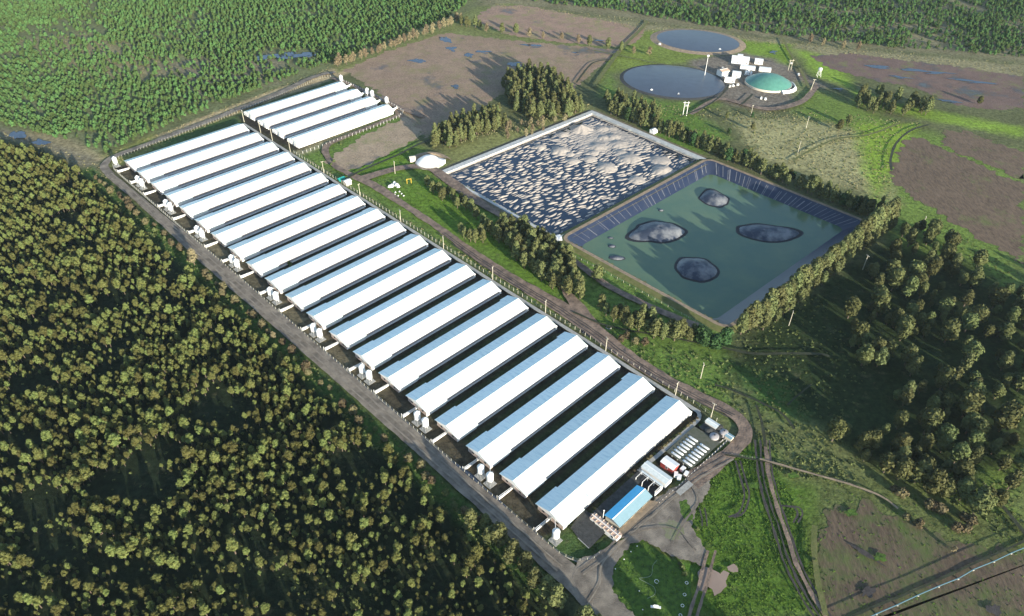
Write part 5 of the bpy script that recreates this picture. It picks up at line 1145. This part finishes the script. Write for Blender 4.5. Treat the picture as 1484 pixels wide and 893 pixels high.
# --- pine wood lower left: nearest 300 as trees, the rest as one mass
def in_view(x, y, z=4):
    u, v = to_px(x, y, z); return (u > -5) & (u < 1489) & (v > -5) & (v < 898)
HOLES = [G(320, 595) + (13, 10), G(200, 705) + (19, 8), G(60, 735) + (14, 7), G(70, 800) + (10, 6), G(520, 670) + (11, 8), G(395, 850) + (9, 5), G(420, 470) + (8, 22), G(170, 440) + (9, 8), G(100, 320) + (10, 8), G(160, 540) + (6, 4), G(50, 560) + (12, 7), G(260, 400) + (6, 12), G(30, 640) + (12, 5), G(480, 620) + (5, 6), G(20, 860) + (12, 4), G(600, 740) + (4, 8), G(60, 480) + (10, 5), G(250, 660) + (10, 5), G(640, 830) + (5, 5)]
def gateA(X, Y, g):
    d = fbm(X * .045, Y * .045, 3, 41); k = (d + .55 * g.uniform(-1, 1, X.shape)) > -.42
    for hx, hy, rx, ry in HOLES:
        k &= ((X - hx) / rx) ** 2 + ((Y - hy) / ry) ** 2 + .8 * fbm(X * .15, Y * .15, 2, 50) > 1
    return k
wood = sample(PX([(-10, 212), (60, 225), (120, 255), (165, 300), (240, 370), (310, 430), (395, 505), (480, 588), (560, 660), (640, 735), (720, 808), (800, 893)]) + [(10, 96), (-20, 86), (-200, 86), (-420, 330), (-460, 430)], 2.75, 33, .95, .48, gateA)
wood = [(x, y) for x, y in wood if UV(x, y)[0] < -22]
dist = np.array([x * x + y * y for x, y in wood]); vis = np.array([bool(in_view(x, y)) for x, y in wood])
order = np.argsort(np.where(vis, dist, 1e12)); near = set(order[:300].tolist())
def pine_scale(g, q):
    n = float(fbm(q[0] * .06, q[1] * .06, 2, 91)) - .55 * min(1, max(0, (190 - q[1]) / 50)); r = g.random()
    if n < -.2 and r > .86: n = .25
    return max(.20, .32 + .28 * r + .34 * n + (.30 * g.random() if g.random() < .22 else 0))
gw = random.Random(5); srcs = {}
def wood_label(q, s):
    x, y = to_px(*q); col = min(5, max(0, int(x // 135))); row = 0 if y < 700 else 1 if y < 800 else 2
    return ('tall' if s > .62 else 'small' if s < .4 else 'middling') + ' olive pine ' + ['at the left picture edge', 'left of the wood centre', 'left of the wood middle', 'in the wood middle', 'right of the wood middle', 'near the farm road corner'][col] + [', upper part', ', lower part', ', bottom edge'][row]
for i in near:
    s = pine_scale(gw, wood[i]); vi = gw.randrange(6)
    t = tree('pine', wood[i][0], wood[i][1], s, wood_label(wood[i], s), 'nearest pines of the lower-left wood', vi=vi)
    srcs.setdefault(vi, t)
def scatter(name, pts, sources, scales, idx, label=None, cat=None, group=None):
    me = bpy.data.meshes.new(name); me.vertices.add(len(pts)); me.vertices.foreach_set('co', np.array([(x, y, 0) for x, y in pts], np.float32).ravel()); me.update()
    for nm, ty, arr in (('sc', 'FLOAT', scales), ('rz', 'FLOAT', rng.uniform(0, 6.28, len(pts))), ('ix', 'INT', idx)):
        a = me.attributes.new(nm, ty, 'POINT'); a.data.foreach_set('value', np.asarray(arr, np.float32 if ty == 'FLOAT' else np.int32))
    o = link(name, me); o['kind'] = 'stuff'
    if label: tag(o, label, cat, group)
    ng = bpy.data.node_groups.new(name, 'GeometryNodeTree'); ng.interface.new_socket('Geometry', in_out='INPUT', socket_type='NodeSocketGeometry'); ng.interface.new_socket('Geometry', in_out='OUTPUT', socket_type='NodeSocketGeometry')
    N = ng.nodes; L = ng.links; gi = N.new('NodeGroupInput'); go = N.new('NodeGroupOutput'); J = N.new('GeometryNodeJoinGeometry'); infos = []
    for parts in sources:
        j = N.new('GeometryNodeJoinGeometry')
        for p in parts:
            oi = N.new('GeometryNodeObjectInfo'); oi.inputs['Object'].default_value = p; oi.transform_space = 'ORIGINAL'; L.new(oi.outputs['Geometry'], j.inputs[0])
        gti = N.new('GeometryNodeGeometryToInstance'); L.new(j.outputs[0], gti.inputs[0]); infos.append(gti)
    for gti in infos: L.new(gti.outputs[0], J.inputs[0])
    ip = N.new('GeometryNodeInstanceOnPoints'); ip.inputs['Pick Instance'].default_value = True
    def attr(nm, ty):
        a = N.new('GeometryNodeInputNamedAttribute'); a.data_type = ty; a.inputs['Name'].default_value = nm; return a.outputs['Attribute']
    cx = N.new('ShaderNodeCombineXYZ'); L.new(attr('rz', 'FLOAT'), cx.inputs[2])
    L.new(gi.outputs[0], ip.inputs['Points']); L.new(J.outputs[0], ip.inputs['Instance']); L.new(attr('ix', 'INT'), ip.inputs['Instance Index']); L.new(cx.outputs[0], ip.inputs['Rotation']); L.new(attr('sc', 'FLOAT'), ip.inputs['Scale'])
    L.new(ip.outputs[0], go.inputs[0]); md = o.modifiers.new('scatter', 'NODES'); md.node_group = ng; return o
far = [wood[i] for i in range(len(wood)) if i not in near]
scatter('pine_wood', far, [[c for c in srcs[k].children] for k in sorted(srcs)], [pine_scale(gw, q) for q in far], [gw.randrange(len(srcs)) for _ in far], 'dark olive pine wood filling the lower left beyond its nearest trees', 'wood')
# undergrowth saplings in the wood
# --- plantations: young pines in lines, far off
def gateK(X, Y, g):
    d = fbm(X * .018, Y * .018, 3, 61); k = (d * 1.1 + .5 * g.uniform(-1, 1, X.shape)) > -.30
    for hx, hy, rx, ry in [G(250, 100) + (34, 26), G(420, 80) + (34, 11), G(90, 48) + (40, 30), G(400, 100) + (20, 8), G(110, 205) + (24, 12), G(1250, 25) + (70, 18), G(150, 70) + (30, 16)]:
        k &= (((X - hx) / rx) ** 2 + ((Y - hy) / ry) ** 2 + 1.2 * fbm(X * .05, Y * .05, 3, 70) > .9) | (g.uniform(0, 1, X.shape) < .25)
    return k
def rows(poly, gap, step, ang, seed, keep, gate):
    g = np.random.default_rng(seed); P = np.array([p[:2] for p in poly]); c, s_ = math.cos(ang), math.sin(ang); Rm = np.array([[c, s_], [-s_, c]])
    Q = P @ Rm.T; lo = Q.min(0); hi = Q.max(0); X, Y = np.meshgrid(np.arange(lo[0], hi[0], gap), np.arange(lo[1], hi[1], step))
    X = X + 2.2 * fbm(X * .01, Y * .01, 2, seed) * gap + g.normal(0, .27 * gap, X.shape); Y = Y + g.uniform(-.45, .45, Y.shape) * step
    W_ = np.stack([X.ravel(), Y.ravel()], 1) @ Rm; X, Y = W_[:, 0], W_[:, 1]
    ok = inside(X, Y, P) & (g.uniform(0, 1, X.shape) < keep); X, Y = X[ok], Y[ok]; k = gate(X, Y, g); return list(zip(X[k].tolist(), Y[k].tolist()))
yv = VAR['young']; ysrc = []
plantL = rows([(-640, 1150), (-640, 470)] + PX([(-60, 172), (0, 182), (90, 202), (155, 222), (230, 188), (340, 143), (480, 90), (560, 62), (640, 30), (690, 0)]) + [(-35, 900), (-35, 1150)], 3.5, 2.3, .35, 34, .88, gateK)
gateR = lambda X, Y, g: (fbm(X * .016, Y * .022, 3, 66) + .62 * g.uniform(-1, 1, X.shape)) > -.02
plantR = rows([(-30, 1150), (-20, 850)] + PX([(740, -2), (800, 6), (900, 16), (960, 28), (1060, 44), (1180, 58), (1300, 70), (1484, 84), (1560, 88)]) + [(760, 780), (900, 1150)], 3.8, 2.5, -.45, 35, .92, gateR)
g2 = random.Random(8)
for k in range(4):
    p = plantL[400 + 37 * k] if False else G(300 + 20 * k, 158 - 8 * k)
    ysrc.append(tree('young', p[0], p[1], 1.0, 'young bright green pine at the front edge of the upper-left plantation', 'plantation front pines', vi=k))
def ysc(n, lo, hi): return [g2.uniform(lo, hi) for _ in range(n)]
ysrcs = [[c for c in t.children] for t in ysrc]
scatter('pine_plantation', plantL, ysrcs, ysc(len(plantL), .6, 1.25), [g2.randrange(4) for _ in plantL], 'dense bright green young pine plantation at upper left', 'plantation')
scatter('pine_plantation', plantR, ysrcs, ysc(len(plantR), .6, 1.3), [g2.randrange(4) for _ in plantR], 'patchy young pine plantation along the top right', 'plantation')
print('trees', len(wood), len(plantL), len(plantR))

# --- ground cover built as joined small clumps
def clumps(name, polys, m, size, leaves, h=.6, seed=0, keep=1.0, label=None, cat=None):
    g = np.random.default_rng(seed); V = []; n = 0
    pts = []
    for poly, sp in polys: pts += sample(poly, sp, seed + len(pts), keep, .5, lambda X, Y, gg: (fbm(X * .09, Y * .09, 3, seed) + .5 * gg.uniform(-1, 1, X.shape)) > -.05)
    P = np.array(pts); k = leaves; N_ = len(P)
    if not N_: return
    c = np.repeat(np.concatenate([P, np.zeros((N_, 1))], 1), k, 0); s = np.repeat(g.uniform(.5, 1.4, N_) * size, k)[:, None]
    d = g.normal(size=(N_ * k, 3)); d[:, 2] = np.abs(d[:, 2]); d /= np.linalg.norm(d, axis=1)[:, None]
    p = c + d * s * np.array([1, 1, h]) * g.uniform(.6, 1.0, (N_ * k, 1))
    nrm = d + .4 * g.normal(size=d.shape); nrm /= np.linalg.norm(nrm, axis=1)[:, None]
    t1 = np.cross(nrm, g.normal(size=d.shape)); t1 /= np.linalg.norm(t1, axis=1)[:, None]; t2 = np.cross(nrm, t1); q = s * g.uniform(.35, .75, (N_ * k, 1))
    V = np.stack([p + t1 * q, p + (-.5 * t1 + .87 * t2) * q, p + (-.5 * t1 - .87 * t2) * q], 1).reshape(-1, 3)
    o = link(name, np_mesh(name, V, np.arange(len(V)).reshape(-1, 3), m)); o['kind'] = 'stuff'
    if label: tag(o, label, cat)
    print(name, N_, len(V) // 3); return o
NEAR_MEADOW = PX([(985, 700), (1060, 650), (1110, 650), (1170, 760), (1195, 900), (1010, 900), (1060, 830), (1020, 780)])
clumps('meadow_grass', [(NEAR_MEADOW, .85), (PX([(886, 862), (900, 815), (925, 785), (990, 830), (1003, 900), (905, 900)]), 1.0), (PX([(1180, 700), (1484, 740), (1484, 900), (1190, 900)]), 2.2), (PX([(700, 330), (760, 390), (840, 470), (900, 520), (960, 560), (1060, 600), (1100, 640), (1050, 560), (870, 470), (740, 350)]), 1.5), (PX([(520, 255), (640, 260), (720, 320), (700, 350), (600, 310)]), 1.8)], M['tuft_leaf'], .42, 5, .7, 71, label='short bright grass of the meadows', cat='grass')
clumps('scrub', [(PX([(870, 480), (960, 500), (1060, 520), (1150, 560), (1200, 640), (1250, 700), (1130, 690), (1060, 590), (960, 540)]), 2.2), (PX([(1110, 610), (1200, 620), (1290, 700), (1200, 705), (1120, 680)]), 1.8), (PX([(1290, 300), (1340, 300), (1420, 390), (1484, 440), (1484, 400), (1390, 340), (1330, 300)]), 2.4), (PX([(1300, 690), (1430, 760), (1484, 800), (1484, 650), (1440, 700)]), 2.2), (PX([(1060, 480), (1180, 430), (1260, 500), (1240, 640), (1100, 560)]), 3.0), (PX([(1050, 165), (1180, 170), (1290, 195), (1300, 300), (1200, 262), (1080, 215)]), 4.2), (PX([(950, 160), (1060, 160), (1060, 215), (1000, 200)]), 4.0), (FU([(-26, -10), (-17, -10), (-17, 370), (-26, 370)]), 1.8), (PX([(0, 230), (150, 290), (420, 520), (600, 680), (700, 790), (500, 893), (0, 893)]), 5.0)], M['scrub_leaf'], .62, 12, .8, 81, label='mixed green and brown scrub and undergrowth', cat='scrub')
clumps('straw_scrub', [(PX([(1060, 160), (1180, 170), (1290, 200), (1290, 300), (1180, 250), (1080, 215)]), 2.6), (PX([(700, 2), (900, 25), (1100, 55), (1484, 92), (1484, 108), (1180, 74), (930, 46), (740, 14)]), 3.2), (PX([(150, 226), (340, 150), (480, 96), (480, 104), (345, 164), (170, 238)]), 2.4), (PX([(0, 188), (140, 235), (160, 262), (60, 222), (0, 206)]), 2.4), (PX([(640, 215), (760, 190), (850, 160), (860, 150), (740, 172), (650, 200)]), 2.2), (FU([(88, 52), (90, 200), (90, 330), (87.5, 330), (87, 52)]), 1.6), (PX([(20, 60), (120, 50), (240, 80), (330, 85), (400, 110), (290, 135), (120, 110)]), 5), (PX([(900, 145), (1060, 160), (1200, 160), (1230, 190), (1100, 170), (960, 170)]), 3.0), (PX([(1230, 165), (1340, 180), (1310, 200), (1240, 190)]), 3.0)], M['straw_leaf'], .55, 9, .8, 91, label='straw coloured tall grass and dry scrub', cat='scrub')
